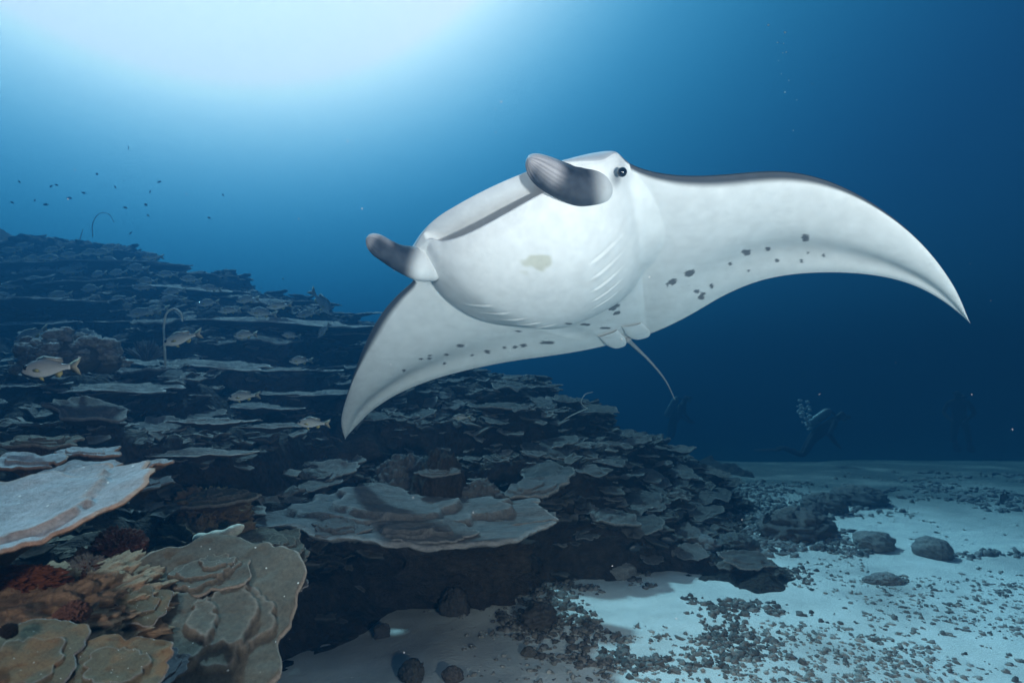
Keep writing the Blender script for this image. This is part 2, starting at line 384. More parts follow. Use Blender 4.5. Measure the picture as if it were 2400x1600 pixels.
def manta_body():
    nw, nc = 190, 180
    # head outline between the two wing roots
    lr, tr = LER[1:], TER
    headR = [lr[0], (.555, -.515, .03), (.615, -.485, .035), (.675, -.405, .03), (.722, -.30, .005), (.748, -.15, .0), (.755, 0, .0)]
    headL = [(.755, 0, .0), (.748, .15, .0), (.722, .30, .005), (.680, .385, .03), (.625, .45, .05), (.57, .487, .085), LEL[0]]
    le = np.vstack([catmull(lr[::-1], nw), catmull(headR + headL[1:], nc + 2)[1:-1], catmull(LEL, nw)])
    te = np.vstack([catmull(TER, nw), catmull([TER[-1], (-.80, -.04, .01), (-.812, .03, .012), (-.812, .10, .006), TEL[-1]], nc + 2)[1:-1], catmull(TEL[::-1], nw)])
    ns = len(le)
    for A in (le, te):
        for _ in range(70):
            A[1:-1] = .25 * A[:-2] + .5 * A[1:-1] + .25 * A[2:]
    sg = np.r_[np.linspace(-1, 0, nw), np.zeros(nc), np.linspace(0, 1, nw)]      # 0 in the body, +-1 at the tips
    tipf = np.clip(1 - np.abs(sg), 0, 1)**.8
    nl, nu, ncv = 300, 50, 14
    cl = (1 - np.cos(np.linspace(0, np.pi, nl))) / 2
    cl = .5 * cl + .5 * np.linspace(0, 1, nl)
    cu = (1 - np.cos(np.linspace(0, np.pi, nu))) / 2
    hm = 1 - sstep(.25, .33, np.abs(le[:, 1]))
    hm[np.abs(sg) > 0] = 0
    hm2 = (1 - sstep(.16, .47, np.abs(le[:, 1]))) * (np.abs(sg) == 0)
    shp = lambda c: np.sqrt(c) * (1 - c) / .385
    def surf(c, lower):
        P = le[:, None] + (te - le)[:, None] * c[None, :, None]
        x, y = P[..., 0], P[..., 1]
        s = shp(c)[None]
        if lower:
            T = .014 + .040 * tipf
            z = P[..., 2] - T[:, None] * s
            # gentle concave fold of the wing towards the trailing edge
            z = z + (.035 * np.abs(sg) * (1 - np.abs(sg)) * 4)[:, None] * np.exp(-((c - .62) / .2)**2)[None]
            xf = np.where(x > .36, (x - .36) / .455, (x - .36) / .66)
            ys = sstep(-.25, .25, y)
            b = (.485 + .045 * ys) * (1 - .12 * sstep(.2, -.3, x))
            r = np.sqrt(xf**2 + (y / b)**2)
            B = .175 * np.clip(1 - np.clip(r, 0, 1)**2.4, 0, 1)**(.72 + .43 * ys)
            # gill slits, five each side
            g = 0
            ay = np.abs(y)
            for k in range(5):
                xc = .415 - .090 * k - .12 * (ay - .2) - .8 * (ay - .25)**2
                yc = .315 - .034 * k
                u = x - xc
                mk = sstep(yc - .10, yc - .06, ay) * (1 - sstep(yc - .03, yc + .11, ay))
                g = g + mk * (-.0035 * np.exp(-(u / .006)**2) + (.0046 - .0004 * k) * sstep(-.045, -.004, u) * sstep(.004, -.006, u))
            z = z - B - g * (B > .005)
            # throat: the lower lip
            z = z - (hm * .006)[:, None] * np.exp(-(c / .05)**2)[None]
            P = np.stack([x - (hm * .02)[:, None] * np.exp(-(c / .03)**2)[None], y, z], -1)
        else:
            T = .010 + .045 * tipf
            z = P[..., 2] + T[:, None] * s + .10 * np.exp(-(y / .40)**2) * s**1.6
            zu = (.036 + .035 * sstep(.15, .42, np.abs(le[:, 1]))) * (np.abs(sg) == 0) * sstep(.53, .44, np.abs(le[:, 1]))
            gc = hm2[:, None] + (1 - hm2[:, None]) * np.sqrt(np.clip(c / .03, 0, 1))[None]
            z = z + zu[:, None] * gc * np.exp(-(c / .45)**2)[None] - (.6 * T * (np.abs(sg) == 0))[:, None] * s * np.exp(-(c / .2)**2)[None]
            P = np.stack([x + (hm2 * .035)[:, None] * np.exp(-(c / .04)**2)[None], y, z], -1)
        return P
    L = surf(cl, True); U = surf(cu[::-1], False)
    # brow ridge and eye bulge
    for e in ((.60, .47, .01), (.595, -.49, .01)):
        for A in (L, U):
            d2 = ((A - np.array(e))**2).sum(-1)
            k = np.exp(-d2 / .055**2)
            A[..., 1] += np.sign(e[1]) * .022 * k
            A[..., 2] += .030 * np.exp(-((A - np.array((e[0], e[1], e[2] + .05)))**2).sum(-1) / .05**2)
    # mouth cavity: upper lip -> back -> lower lip
    t = np.linspace(0, 1, ncv + 2)[1:-1]
    a, b = U[:, -1], L[:, 0]
    mid = (a + b) / 2
    dep = (hm * .26)[:, None]
    C = []
    for tt in t:
        base = a * (1 - tt) + b * tt
        k = math.sin(math.pi * tt)**.6
        C.append(base + np.c_[-dep[:, 0] * k, np.zeros(ns), np.zeros(ns) + hm * .018 * math.cos(math.pi * tt) * k])
    C = np.stack(C, 1)
    allp = np.concatenate([L, U[:, 1:], C], 1)
    m = allp.shape[1]
    V = allp.reshape(-1, 3)
    F = grid_faces(ns, m, True)
    # colour
    white = np.array([.84, .84, .84]); darkc = np.array([.030, .034, .040])
    col = np.empty((ns, m, 3)); col[:] = white
    P = allp
    # underside: thin dark leading rim, widest at mid wing; dusky band paints in the fold's shade towards the trailing edge
    rim = .004 + .030 * np.exp(-((np.abs(sg) - .28) / .22)**2) * (np.abs(sg) > 0)
    n = fbm(L.reshape(-1, 3) * 30, 3).reshape(ns, nl)
    k = 1 - sstep(0, 1, (cl[None] - .35 * rim[:, None]) / (rim[:, None] * 1.1)) 
    k = k * (np.abs(sg) > 0)[:, None]
    dusk = .16 * np.exp(-((cl - .60) / .16)**2)[None] * sstep(.15, .5, np.abs(sg))[:, None] * (1 - sstep(.75, .95, np.abs(sg)))[:, None]
    tedge = sstep(.990, .999, cl)[None] * .55
    kk = np.clip(k + tedge, 0, 1)[..., None]
    lc = white * (1 - dusk[..., None]) * (1 + .02 * n[..., None])
    lc = lc * (1 - kk) + darkc * 2.2 * kk
    # yellowish blotch on the belly
    x, y = L[..., 0], L[..., 1]
    nb = fbm(np.c_[x.ravel() * 11, y.ravel() * 11, 0 * x.ravel()] + 3, 3).reshape(x.shape)
    bl = sstep(.9, .35, np.sqrt(((x - BLOT[0]) / .075)**2 + ((y - BLOT[1]) / .07)**2) + 1.9 * nb) * .6
    lc = lc * (1 - bl[..., None]) + np.array([.50, .49, .36]) * bl[..., None]
    # eye patches
    for e in ((.60, .47, .01), (.595, -.49, .01)):
        d = np.sqrt(((L - np.array(e) + np.array([.02, .0, .02]))**2 / np.array([.055, .06, .055])**2).sum(-1))
        kx = (sstep(1.1, .4, d) * .85)[..., None]
        lc = lc * (1 - kx) + np.array([.10, .11, .13]) * kx
    # dark spots
    for sp in SPOTS:
        o_, va, vb = (np.array(sp[k:k + 3]) for k in (0, 3, 6))
        d = L - o_
        near = (np.abs(d).max(-1) < .09)
        if not near.any(): continue
        G = np.array([[va @ va, va @ vb], [va @ vb, vb @ vb]])
        uv = np.linalg.solve(G, np.stack([d[near] @ va, d[near] @ vb]))
        nn = fbm(np.c_[uv.T * 2.2, np.full(near.sum(), o_[0] * 40)], 2)
        kx = (sstep(1.14, .94, np.hypot(*uv) + .55 * nn) * .9)[:, None]
        lc[near] = lc[near] * (1 - kx) + np.array([.115, .125, .145]) * kx
    col[:, :nl] = lc
    ucol = np.broadcast_to(darkc, (ns, nu - 1, 3)).copy()
    # pale upper jaw rim, carried over the head top as painted light
    hd = sstep(.56, .46, np.abs(le[:, 1])) * (np.abs(sg) == 0)
    kx = (np.maximum(hm[:, None] * sstep(.12, .03, cu[::-1][1:])[None], hd[:, None] * sstep(.10, .05, cu[::-1][1:])[None] * .9))[..., None]
    ucol = ucol * (1 - kx) + np.array([.62, .64, .67]) * kx
    col[:, nl:nl + nu - 1] = ucol
    ct_ = np.interp(t, [0, .30, .46, .80, .93, 1], [.80, .76, .30, .16, .30, .86])[None, :, None]  # dark slit: shade of the mouth recess painted into its colour
    ct_ = ct_ * hm[:, None, None] + .80 * (1 - hm[:, None, None])
    col[:, nl + nu - 1:] = np.array([1, 1, 1]) * ct_ * np.maximum(hm, hd)[:, None, None] + darkc * (1 - np.maximum(hm, hd)[:, None, None])
    return mesh_np("manta_body", V, F, np.clip(col.reshape(-1, 3), 0, 1))

def cephalic(side):
    """a fin rolled into a horn: its free edge spirals along it, dark outside, pale crinkled end"""
    if side > 0:
        pts = [(.46, .37, .05), (.58, .365, .005), (.69, .310, -.034), (.78, .255, -.012), (.865, .215, .012)]
        rr = [.040, .062, .074, .070, .058]
    else:
        pts = [(.56, -.40, -.01), (.62, -.420, -.020), (.70, -.445, -.022), (.80, -.468, -.014), (.885, -.482, -.002)]
        rr = [.055, .066, .058, .050, .046]
    n, m = 90, 120
    path = catmull(pts, n)
    T = np.gradient(path, axis=0); T /= np.linalg.norm(T, axis=1)[:, None]
    u = np.linspace(0, 1, n)
    r = np.interp(u, np.linspace(0, 1, 5), rr)
    cap = np.sqrt(np.clip(1 - (np.clip(u - .80, 0, 1) / .2)**2, 0, 1)) * .97 + .03
    th = np.linspace(0, 2 * np.pi, m, endpoint=False)
    V = np.empty((n, m, 3)); C = np.empty((n, m, 3))
    for i in range(n):
        a = np.cross(T[i], (0, 0, 1)); a /= np.linalg.norm(a); b = np.cross(a, T[i])
        t0 = (2.3 if side > 0 else 1.15) - .9 * u[i]                 # where the free edge lies
        ph = ((th - t0) % (2 * np.pi)) / (2 * np.pi)
        roll = sstep(.30, .62, u[i])
        lip = 1 - roll * (.26 * sstep(.0, .12, ph) * sstep(.75, .12, ph)) + roll * .07 * np.exp(-(np.minimum(ph, 1 - ph) / .022)**2)
        crk = 1 + .025 * np.sin(th * 17 + 4 * u[i]) * sstep(.82, .95, u[i])
        rad_ = r[i] * cap[i] * lip * crk
        asp = 1.12
        V[i] = path[i] + (rad_ / asp * np.cos(th * -side))[:, None] * a + (rad_ * asp * np.sin(th))[:, None] * b
        dk = np.array([.046, .052, .062]) * (1 + .5 * fbm(V[i] * 40, 2)[:, None])
        fade = sstep(.43, .20, u[i] + .10 * np.sin(th * 1.0 + 1))[:, None]
        c = dk * (1 - fade) + np.array([.74, .74, .74]) * fade
        inner = (roll * sstep(.02, .08, ph) * sstep(.55, .30, ph) * sstep(.66, .80, u[i]))[:, None]
        end = sstep(.86, .95, u[i] + .06 * np.sin(th + .6))
        pale = np.clip(inner + end[:, None] * .75, 0, 1)
        ck = .62 + .38 * np.abs(np.sin(th * 8.5 + 2 * np.sin(th * 3)))[:, None]
        C[i] = c * (1 - pale) + np.array([.52, .49, .50]) * ck * pale
        edge = (roll * np.exp(-(np.minimum(ph, 1 - ph) / .02)**2) * sstep(.45, .6, u[i]))[:, None] * .7
        C[i] = C[i] * (1 - edge) + np.array([.55, .58, .62]) * edge
    V = V.reshape(-1, 3); C = C.reshape(-1, 3)
    k = len(V)
    V = np.vstack([V, path[-1]]); C = np.vstack([C, [.4, .39, .4]])
    j = np.arange(m); e = (n - 1) * m
    return mesh_np("cephalic_fin", V, [grid_faces(n, m, True), np.stack([np.full(m, k), e + j, e + (j + 1) % m], 1)], np.clip(C, 0, 1))

def flap(name, root_a, root_b, tip_a, tip_b, col, thick=.006, n=26):
    """a small rounded fin between a root line and a tip line"""
    ra, rb, ta, tb = (np.array(v, float) for v in (root_a, root_b, tip_a, tip_b))
    u = np.linspace(0, 1, n)[:, None, None]; v = np.linspace(0, 1, n)[None, :, None]
    base = ra * (1 - u) + rb * u
    tip = ta * (1 - u) + tb * u
    rnd = 1 - .42 * np.abs(2 * u - 1)**3.2
    P = base + (tip - base) * v * rnd
    nrm_ = np.cross(rb - ra, ta - ra); nrm_ /= np.linalg.norm(nrm_)
    bulge = thick * np.sqrt(np.clip((1 - v**2) * (1 - (2 * u - 1)**4), 0, 1))
    V = np.concatenate([(P + nrm_ * bulge).reshape(-1, 3), (P - nrm_ * bulge).reshape(-1, 3)])
    F = [grid_faces(n, n), grid_faces(n, n)[:, ::-1] + n * n]
    return mesh_np(name, V, F, np.tile(col, (len(V), 1)))

BLOT = (.565, .02)
manta = thing("manta_ray", "huge manta ray gliding with white spotted belly and raised curved wings", "manta ray")
manta.matrix_world = Matrix.Translation(MT) @ MR.to_4x4()
mb = obj("body", manta_body(), M_SKIN, manta)
for sd in (1, -1):
    obj("cephalic_fin", cephalic(sd), M_SKIN, manta)
    bm = bmesh.new(); bmesh.ops.create_uvsphere(bm, u_segments=20, v_segments=14, radius=.018)
    me = bpy.data.meshes.new("eye"); bm.to_mesh(me); bm.free()
    for f in me.polygons: f.use_smooth = True
    e = obj("eye", me, M_EYE, manta)
    e.location = (.605, .474, -.004) if sd > 0 else (.60, -.50, .005)
    if sd > 0:
        pf = ((-.56, .06, -.012), (-.60, .165, -.012), (-.775, .045, -.022), (-.80, .185, -.024))
    else:
        pf = ((-.58, -.085, -.012), (-.585, .03, -.012), (-.80, -.085, -.022), (-.79, .04, -.030))
    obj("pelvic_fin", flap("pelvic_fin", *pf, (.76, .77, .78), .010), M_SKIN, manta)
tp = catmull([(-.76, .03, .0), (-.86, .03, .004), (-1.1, .05, -.02), (-1.4, .06, -.06), (-1.75, .03, -.10)], 40)
V, F = tube(tp, np.interp(np.linspace(0, 1, 40), [0, .06, .3, 1], [.022, .013, .008, .003]), 10)
obj("tail", mesh_np("tail", V, F, np.tile((.36, .37, .39), (len(V), 1))), M_SKIN, manta)
# ------------------------------------------------------------------ plate corals
def plate_mesh(seed, nr, nt, top=(.21, .18, .15), rim=(.46, .41, .36), under=(.075, .05, .036), layers=1, stalk=.30, relief=1.0, dish=.10, rimw=.06, thick=.05, orange=0.0, irr=1.0, fine=1.0):
    th = np.linspace(0, 2 * np.pi, nt, endpoint=False)
    cs, sn = np.cos(th), np.sin(th)
    o = seed * 7.31
    q = lambda f: np.c_[cs * f + o, sn * f + o * .3, np.full(nt, o * .7)]
    R = 1 + irr * (.34 * fbm(q(.9), 2) + .24 * fbm(q(2.4), 2) + .13 * fine * np.abs(fbm(q(5.5), 2)) + .06 * fine * fbm(q(12), 2))
    t = np.linspace(0, 1, nr)
    t = 1 - (1 - t)**1.35
    rr = t[:, None] * R[None]
    x, y = rr * cs, rr * sn
    P = np.c_[x.ravel(), y.ravel(), np.full(x.size, o)]
    tt = np.repeat(t[:, None], nt, 1)
    z = dish * tt**2 + relief * (.07 * fbm(P * 2.2, 4, .55).reshape(x.shape) + .17 * tt * fbm(P * 1.2 + 9, 3).reshape(x.shape))
    line = np.zeros_like(z)
    for k in range(layers):                      # younger plates grown over the first one
        a = k * 2.1 + seed
        cx, cy = .34 * math.cos(a) * (k > 0), .34 * math.sin(a) * (k > 0)
        d = np.hypot(x - cx, y - cy)
        an = np.arctan2(y - cy, x - cx)
        w_ = fbm(np.c_[np.cos(an).ravel() * 1.7 + k * 5, np.sin(an).ravel() * 1.7, np.full(x.size, o)], 3).reshape(x.shape)
        rad2 = (.62 - .10 * k) * (1 + .45 * w_)
        up = sstep(rad2 + .015, rad2 - .02, d)
        z = z + .055 * up * (1 + .8 * d)
        line = np.maximum(line, np.exp(-((d - rad2 + .025) / .022)**2) * (d < rad2))
    edge = sstep(.965, 1.0, tt)
    zt = z - edge * thick * .35
    zb = z - thick * (1 - .35 * edge) - stalk * np.clip(1 - tt, 0, 1)**1.7 + .03 * fbm(P * 4 + 3, 3).reshape(x.shape) * (1 - tt)
    n = (1 + .35 * fbm(P * 3.5 + 1, 4, .6).reshape(x.shape))[..., None]
    ct = np.array(top) * n
    kr = (sstep(1 - rimw, 1 - rimw * .25, tt) * .9)[..., None]
    rimc = np.array(rim) * (.85 + .3 * n * .5)
    ct = ct * (1 - kr) + rimc * kr
    kl = (line * .45)[..., None]
    ct = ct * (1 - kl) + np.array(rim) * kl
    if orange:
        pt = (sstep(.05, .5, fbm(P * 1.8 + 21, 3).reshape(x.shape)) * orange)[..., None]
        ct = ct * (1 - pt) + np.array([.24, .105, .035]) * pt
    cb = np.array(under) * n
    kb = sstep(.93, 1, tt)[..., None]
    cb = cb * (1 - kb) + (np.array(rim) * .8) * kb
    V = np.concatenate([np.stack([x, y, zt], -1).reshape(-1, 3), np.stack([x, y, zb], -1).reshape(-1, 3)])
    C = np.concatenate([ct.reshape(-1, 3), cb.reshape(-1, 3)])
    g = grid_faces(nr, nt, True)
    j = np.arange(nt); j2 = (j + 1) % nt
    e = (nr - 1) * nt; m = nr * nt
    F = [g[:, ::-1], g + m, np.stack([e + j, e + j2, m + e + j2, m + e + j], 1)[:, ::-1]]
    return mesh_np("plate_coral", V, F, np.clip(C, .01, .9))

def put(o, loc, sx, sy, sz, yaw=0, tilt=0, roll=0):
    """tilt leans the near side down towards -Y, roll leans the +X side down"""
    o.matrix_world = Matrix.Translation(loc) @ Matrix.Rotation(rad(tilt), 4, 'X') @ Matrix.Rotation(rad(roll), 4, 'Y') @ Matrix.Rotation(rad(yaw), 4, 'Z') @ Matrix.Diagonal((sx, sy, sz, 1))
    return o

# big near plates, each its own shape: photo place of its middle, depth, half width (photo pixels), front-to-back ratio, tilt, roll, yaw
NEAR = [
 # px, py, depth, hw, ratio, tilt, roll, yaw, seed, style, label
 (-20, 1205, 1.42, 350, .80, 21, -8, 20, 1, 'pale', "broad pale grey plate coral with an orange rim jutting from the reef edge"),
 (462, 1425, 1.50, 205, 1.05, 27, 6, 40, 2, 'tan', "large grey brown plate coral flecked with white dots, hanging over bare sand"),
 (470, 1310, 1.62, 105, .85, 17, 0, 70, 3, 'tan', "ruffled grey plate coral growing on top of the white flecked one"),
 (318, 1385, 1.42, 72, .85, 24, 14, 10, 4, 'brown', "rounded orange brown coral cup beside the white flecked plate"),
 (600, 1365, 1.62, 72, .95, 22, 4, 130, 5, 'tan', "small folded plate coral at the sand side of the white flecked one"),
 (62, 1520, 1.12, 112, .95, 24, 10, 200, 6, 'brown', "olive brown coral plate with pale lip beside the orange rubble patch"),
 (262, 1530, 1.14, 100, .80, 24, 8, 300, 7, 'brown', "oval olive coral plate with a frosted edge in front of the white flecked plate"),
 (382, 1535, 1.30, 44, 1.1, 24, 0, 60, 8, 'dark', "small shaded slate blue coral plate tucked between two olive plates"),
 (612, 1258, 2.75, 82, .85, 15, 4, 0, 9, 'tan', "grey tan coral plate stacked above a second one at the reef foot"),
 (615, 1292, 2.70, 84, .80, 16, 6, 100, 10, 'tan', "lower of two stacked tan coral plates at the reef foot"),
 (490, 1150, 2.9, 86, .55, 10, -3, 30, 11, 'tan', "flat topped grey plate coral on a brown pedestal, rising from dark crevices"),
 (428, 1140, 3.0, 42, .6, 10, 0, 10, 12, 'tan', "small grey plate coral leaning on the flat topped pedestal plate"),
 (190, 1085, 1.85, 86, .75, 12, 0, 0, 13, 'pale', "pale folded plate coral behind the broad orange rimmed plate"),
 (330, 1072, 2.0, 60, .6, 9, -6, 90, 14, 'pale', "grey plate coral with upturned lip behind the broad orange rimmed plate"),
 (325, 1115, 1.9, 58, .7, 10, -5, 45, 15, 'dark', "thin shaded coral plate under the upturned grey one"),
 (60, 1060, 1.9, 80, .7, 11, 3, 160, 16, 'pale', "crumpled pale coral plate wedged among the plates of the reef edge"),
 (200, 1040, 2.15, 70, .6, 9, 0, 220, 17, 'pale', "short stubby grey coral plate above the pale folded one"),
 (95, 1020, 2.3, 80, .6, 8, 0, 120, 18, 'tan', "grey brown coral ledge plate lying over the crumpled pale one"),
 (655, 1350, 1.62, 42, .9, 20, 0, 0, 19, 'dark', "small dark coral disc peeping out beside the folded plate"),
 (975, 1180, 3.45, 330, .62, 6, 1, 20, 20, 'slate', "wide slate grey coral shelf curving round a dark rock stump"),
 (960, 1222, 3.05, 118, .60, 8, 0, 50, 21, 'slate', "blue grey coral plate lying on the front of the wide slate shelf"),
 (775, 1212, 3.05, 62, .7, 9, 0, 90, 22, 'slate', "round ruffled coral plate on the narrow end of the wide slate shelf"),
 (850, 1222, 3.1, 52, .8, 10, 0, 10, 23, 'slate', "small disc of coral between two ruffled plates on the slate shelf"),
 (1000, 1085, 3.60, 48, .62, 8, 0, 10, 24, 'slate', "flat coral cap on top of the dark rock stump"),
 (1180, 1195, 3.35, 95, .55, 7, -4, 200, 25, 'slate', "long thin coral plate on the far curve of the slate shelf"),
 (1235, 1120, 3.75, 80, .8, 9, -6, 20, 26, 'slate', "tilted coral plate where the slate shelf curves back to the reef"),
 (735, 1018, 4.62, 70, .55, 6, -3, 20, 27, 'pale', "bright topped plate coral crowning the dark overhanging outcrop"),
 (640, 1075, 4.40, 60, .5, 5, -8, 80, 28, 'slate', "sloping coral plate on the shoulder of the dark overhanging outcrop"),
 (845, 1008, 4.8, 48, .7, 9, 0, 120, 29, 'slate', "oval coral plate behind the dark overhanging outcrop"),
]
STYLE = {
 'pale': dict(top=(.30, .30, .30), rim=(.34, .19, .12), under=(.10, .055, .03), layers=1, rimw=.05),
 'tan': dict(top=(.105, .090, .066), rim=(.30, .24, .19), under=(.11, .06, .03), layers=3, rimw=.035),
 'brown': dict(top=(.125, .098, .058), rim=(.34, .30, .27), under=(.10, .045, .018), layers=1, rimw=.04, orange=.55),
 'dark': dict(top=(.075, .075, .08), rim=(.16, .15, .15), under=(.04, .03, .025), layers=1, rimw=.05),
 'slate': dict(top=(.095, .090, .088), rim=(.22, .205, .195), under=(.05, .038, .03), layers=2, rimw=.04),
}
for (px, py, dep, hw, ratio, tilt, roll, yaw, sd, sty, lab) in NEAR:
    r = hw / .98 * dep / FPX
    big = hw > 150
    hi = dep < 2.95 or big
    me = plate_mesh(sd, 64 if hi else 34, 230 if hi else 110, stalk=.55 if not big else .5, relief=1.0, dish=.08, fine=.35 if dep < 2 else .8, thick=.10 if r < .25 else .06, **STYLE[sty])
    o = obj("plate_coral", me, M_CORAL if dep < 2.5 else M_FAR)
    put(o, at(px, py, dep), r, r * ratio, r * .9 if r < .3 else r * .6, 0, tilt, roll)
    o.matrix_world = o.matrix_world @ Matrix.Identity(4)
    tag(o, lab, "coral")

# shelves of the terraced slope (long ledges seen almost edge on)
LEDGES = [(110, 612, 6.9, 210, .5), (400, 632, 7.0, 95, .5), (120, 655, 6.4, 190, .5), (380, 662, 6.4, 180, .5), (600, 690, 6.8, 150, .5), (150, 700, 5.8, 230, .45),
          (560, 742, 5.7, 280, .40), (800, 768, 6.0, 90, .6), (60, 745, 5.3, 110, .5), (450, 838, 4.6, 150, .5), (430, 864, 4.45, 70, .5), (655, 852, 5.0, 105, .6),
          (330, 800, 5.0, 60, .6), (740, 905, 4.6, 90, .7), (50, 886, 3.65, 80, .6), (235, 893, 3.7, 160, .5), (345, 905, 3.75, 60, .6), (640, 905, 4.5, 60, .6),
          (585, 935, 4.3, 80, .5), (215, 978, 3.2, 85, .5), (320, 990, 3.15, 52, .4), (480, 970, 3.4, 100, .45), (70, 985, 3.15, 90, .5), (620, 980, 3.75, 70, .45),
          (450, 1043, 3.0, 95, .4), (660, 770, 6.2, 90, .6), (720, 722, 7.0, 110, .5), (250, 582, 7.6, 60, .6), (60, 552, 7.7, 55, .6)]
lab_l = ["thin ledge of plate coral stepping out of the terraced reef slope", "ledge of grey plate coral with frosted pale lip over a brown hollow"]
lmesh = [plate_mesh(60 + k, 20, 120, top=(.15, .14, .13), rim=(.48, .44, .40), under=(.06, .042, .03), layers=2, stalk=.5, rimw=.07, thick=.05, dish=.05) for k in range(6)]
for k, (px, py, dep, hw, ratio) in enumerate(LEDGES):
    r = hw / .98 * dep / FPX
    o = obj("ledge_coral", lmesh[k % 6], M_FAR)
    near = dep < 3.9
    put(o, at(px, py, dep) + Vector((0, r * ratio * .35, 0)), r * 1.05, r * ratio, min(r, .5) * .55, random.choice((0, 180)) + random.uniform(-8, 8), random.uniform(1, 4), random.uniform(-3, 3))
    ln = "long" if hw > 140 else "middling" if hw > 85 else "short"
    if near:
        lab = "%s frosted coral ledge %s" % (ln, "level with the bush coral" if py < 920 else "hanging over a brown hollow" if py < 1000 else "lowest above the near plates")
    else:
        lab = "%s thin coral ledge of the %s" % (ln, "skyline terrace" if py < 600 else "top fish covered terrace" if py < 640 else "second fish covered terrace" if py < 710 else "terrace with the hooked whip coral" if py < 790 else "terrace behind the bush coral" if py < 880 else "shaded terrace under the manta's drooping wing")
    tag(o, lab, "coral", "frosted ledges low on the slope" if near else "coral ledges of the terraced slope")

# smaller plates all over the slope and the spur that runs down to the sand
smesh = [plate_mesh(90 + k, 16, 72, irr=1.15, relief=1.5, top=(.080 + .035 * (k % 3), .074 + .03 * (k % 3), .068 + .028 * (k % 3)), rim=(.26, .24, .22), under=(.055, .042, .034), layers=1 + k % 2, stalk=.6, rimw=.09, thick=.11, dish=.12 * (k % 3)) for k in range(12)]
ZONES = {'spur': "plate corals of the spur", 'slope': "small plate corals of the terraces", 'foot': "coral scraps at the spur foot"}
def plate_label(zone, x, y, h, r, roll):
    sz = "tiny" if r < .105 else "small" if r < .135 else "medium" if r < .165 else "broad"
    lean = "level" if abs(roll) < 5 else "seaward tilting" if roll > 0 else "reefward tilting"
    if zone == 'spur':
        w = "high on the crest of the spur" if y > 6.2 else "midway up the sunlit side of the spur" if y > 5 else "on the spur flank above the slate shelf" if x < .6 else "on the spur flank facing open sand"
        return "%s %s grey plate coral %s" % (sz, lean, w)
    if zone == 'foot':
        return "%s %s coral scrap on the %s of the spur" % (sz, lean, "outer foot" if x > 1.7 else "near foot")
    w = "highest terraces under the skyline" if h > 2.2 else "upper terraces among the snapper school" if h > 1.75 else "middle terraces under the long ledge" if h > 1.3 else "lowest terraces behind the frosted ledges"
    return "%s %s coral plate on the %s" % (sz, lean, w)
placed = []
def scatter(zone, count, xr, yr, rr, mind, cond=None):
    n = 0
    tries = 0
    while n < count and tries < count * 60:
        tries += 1
        x = random.uniform(*xr); y = random.uniform(*yr)
        if cond and not cond(x, y): continue
        hh = reef_h(np.array([x, x + .12, x - .12, x, x]), np.array([y, y, y, y + .12, y - .12]))
        h = float(hh[0])
        if h < .06: continue
        if any((x - a)**2 + (y - b)**2 < (mind * (.6 + .4 * c))**2 for a, b, c in placed[-260:]): continue
        r = rr[0] + (rr[1] - rr[0]) * random.random()**2
        gx_, gy_ = float(hh[1] - hh[2]) / .24, float(hh[3] - hh[4]) / .24
        g = math.hypot(gx_, gy_) + 1e-6
        out = Vector((-gx_ / g, -gy_ / g, 0)) * min(g, 1.2) * r * .45
        roll = random.uniform(-12, 12)
        o = obj("plate_coral", smesh[random.randrange(12)], M_FAR)
        put(o, Vector((x, y, h + r * .22)) + out, r * random.uniform(.9, 1.25), r * random.uniform(.65, 1), r * random.uniform(.6, .9), random.uniform(0, 360), random.uniform(2, 17), roll)
        tag(o, plate_label(zone, x, y, h, r, roll), "coral", ZONES[zone])
        placed.append((x, y, 1)); n += 1
clear_wing = lambda x, y: not (abs(x + 1.0) < .45 and abs(y - 3.9) < .55)
below_big = lambda x, y: not (x < 1.0 and y < 3.5)
scatter('spur', 130, (-1.3, 2.3), (3.7, 7.4), (.08, .20), .16, below_big)
scatter('slope', 75, (-5.2, -.9), (3.0, 7.8), (.09, .24), .22, clear_wing)
scatter('foot', 22, (.9, 2.4), (3.8, 6.2), (.06, .14), .14, below_big)

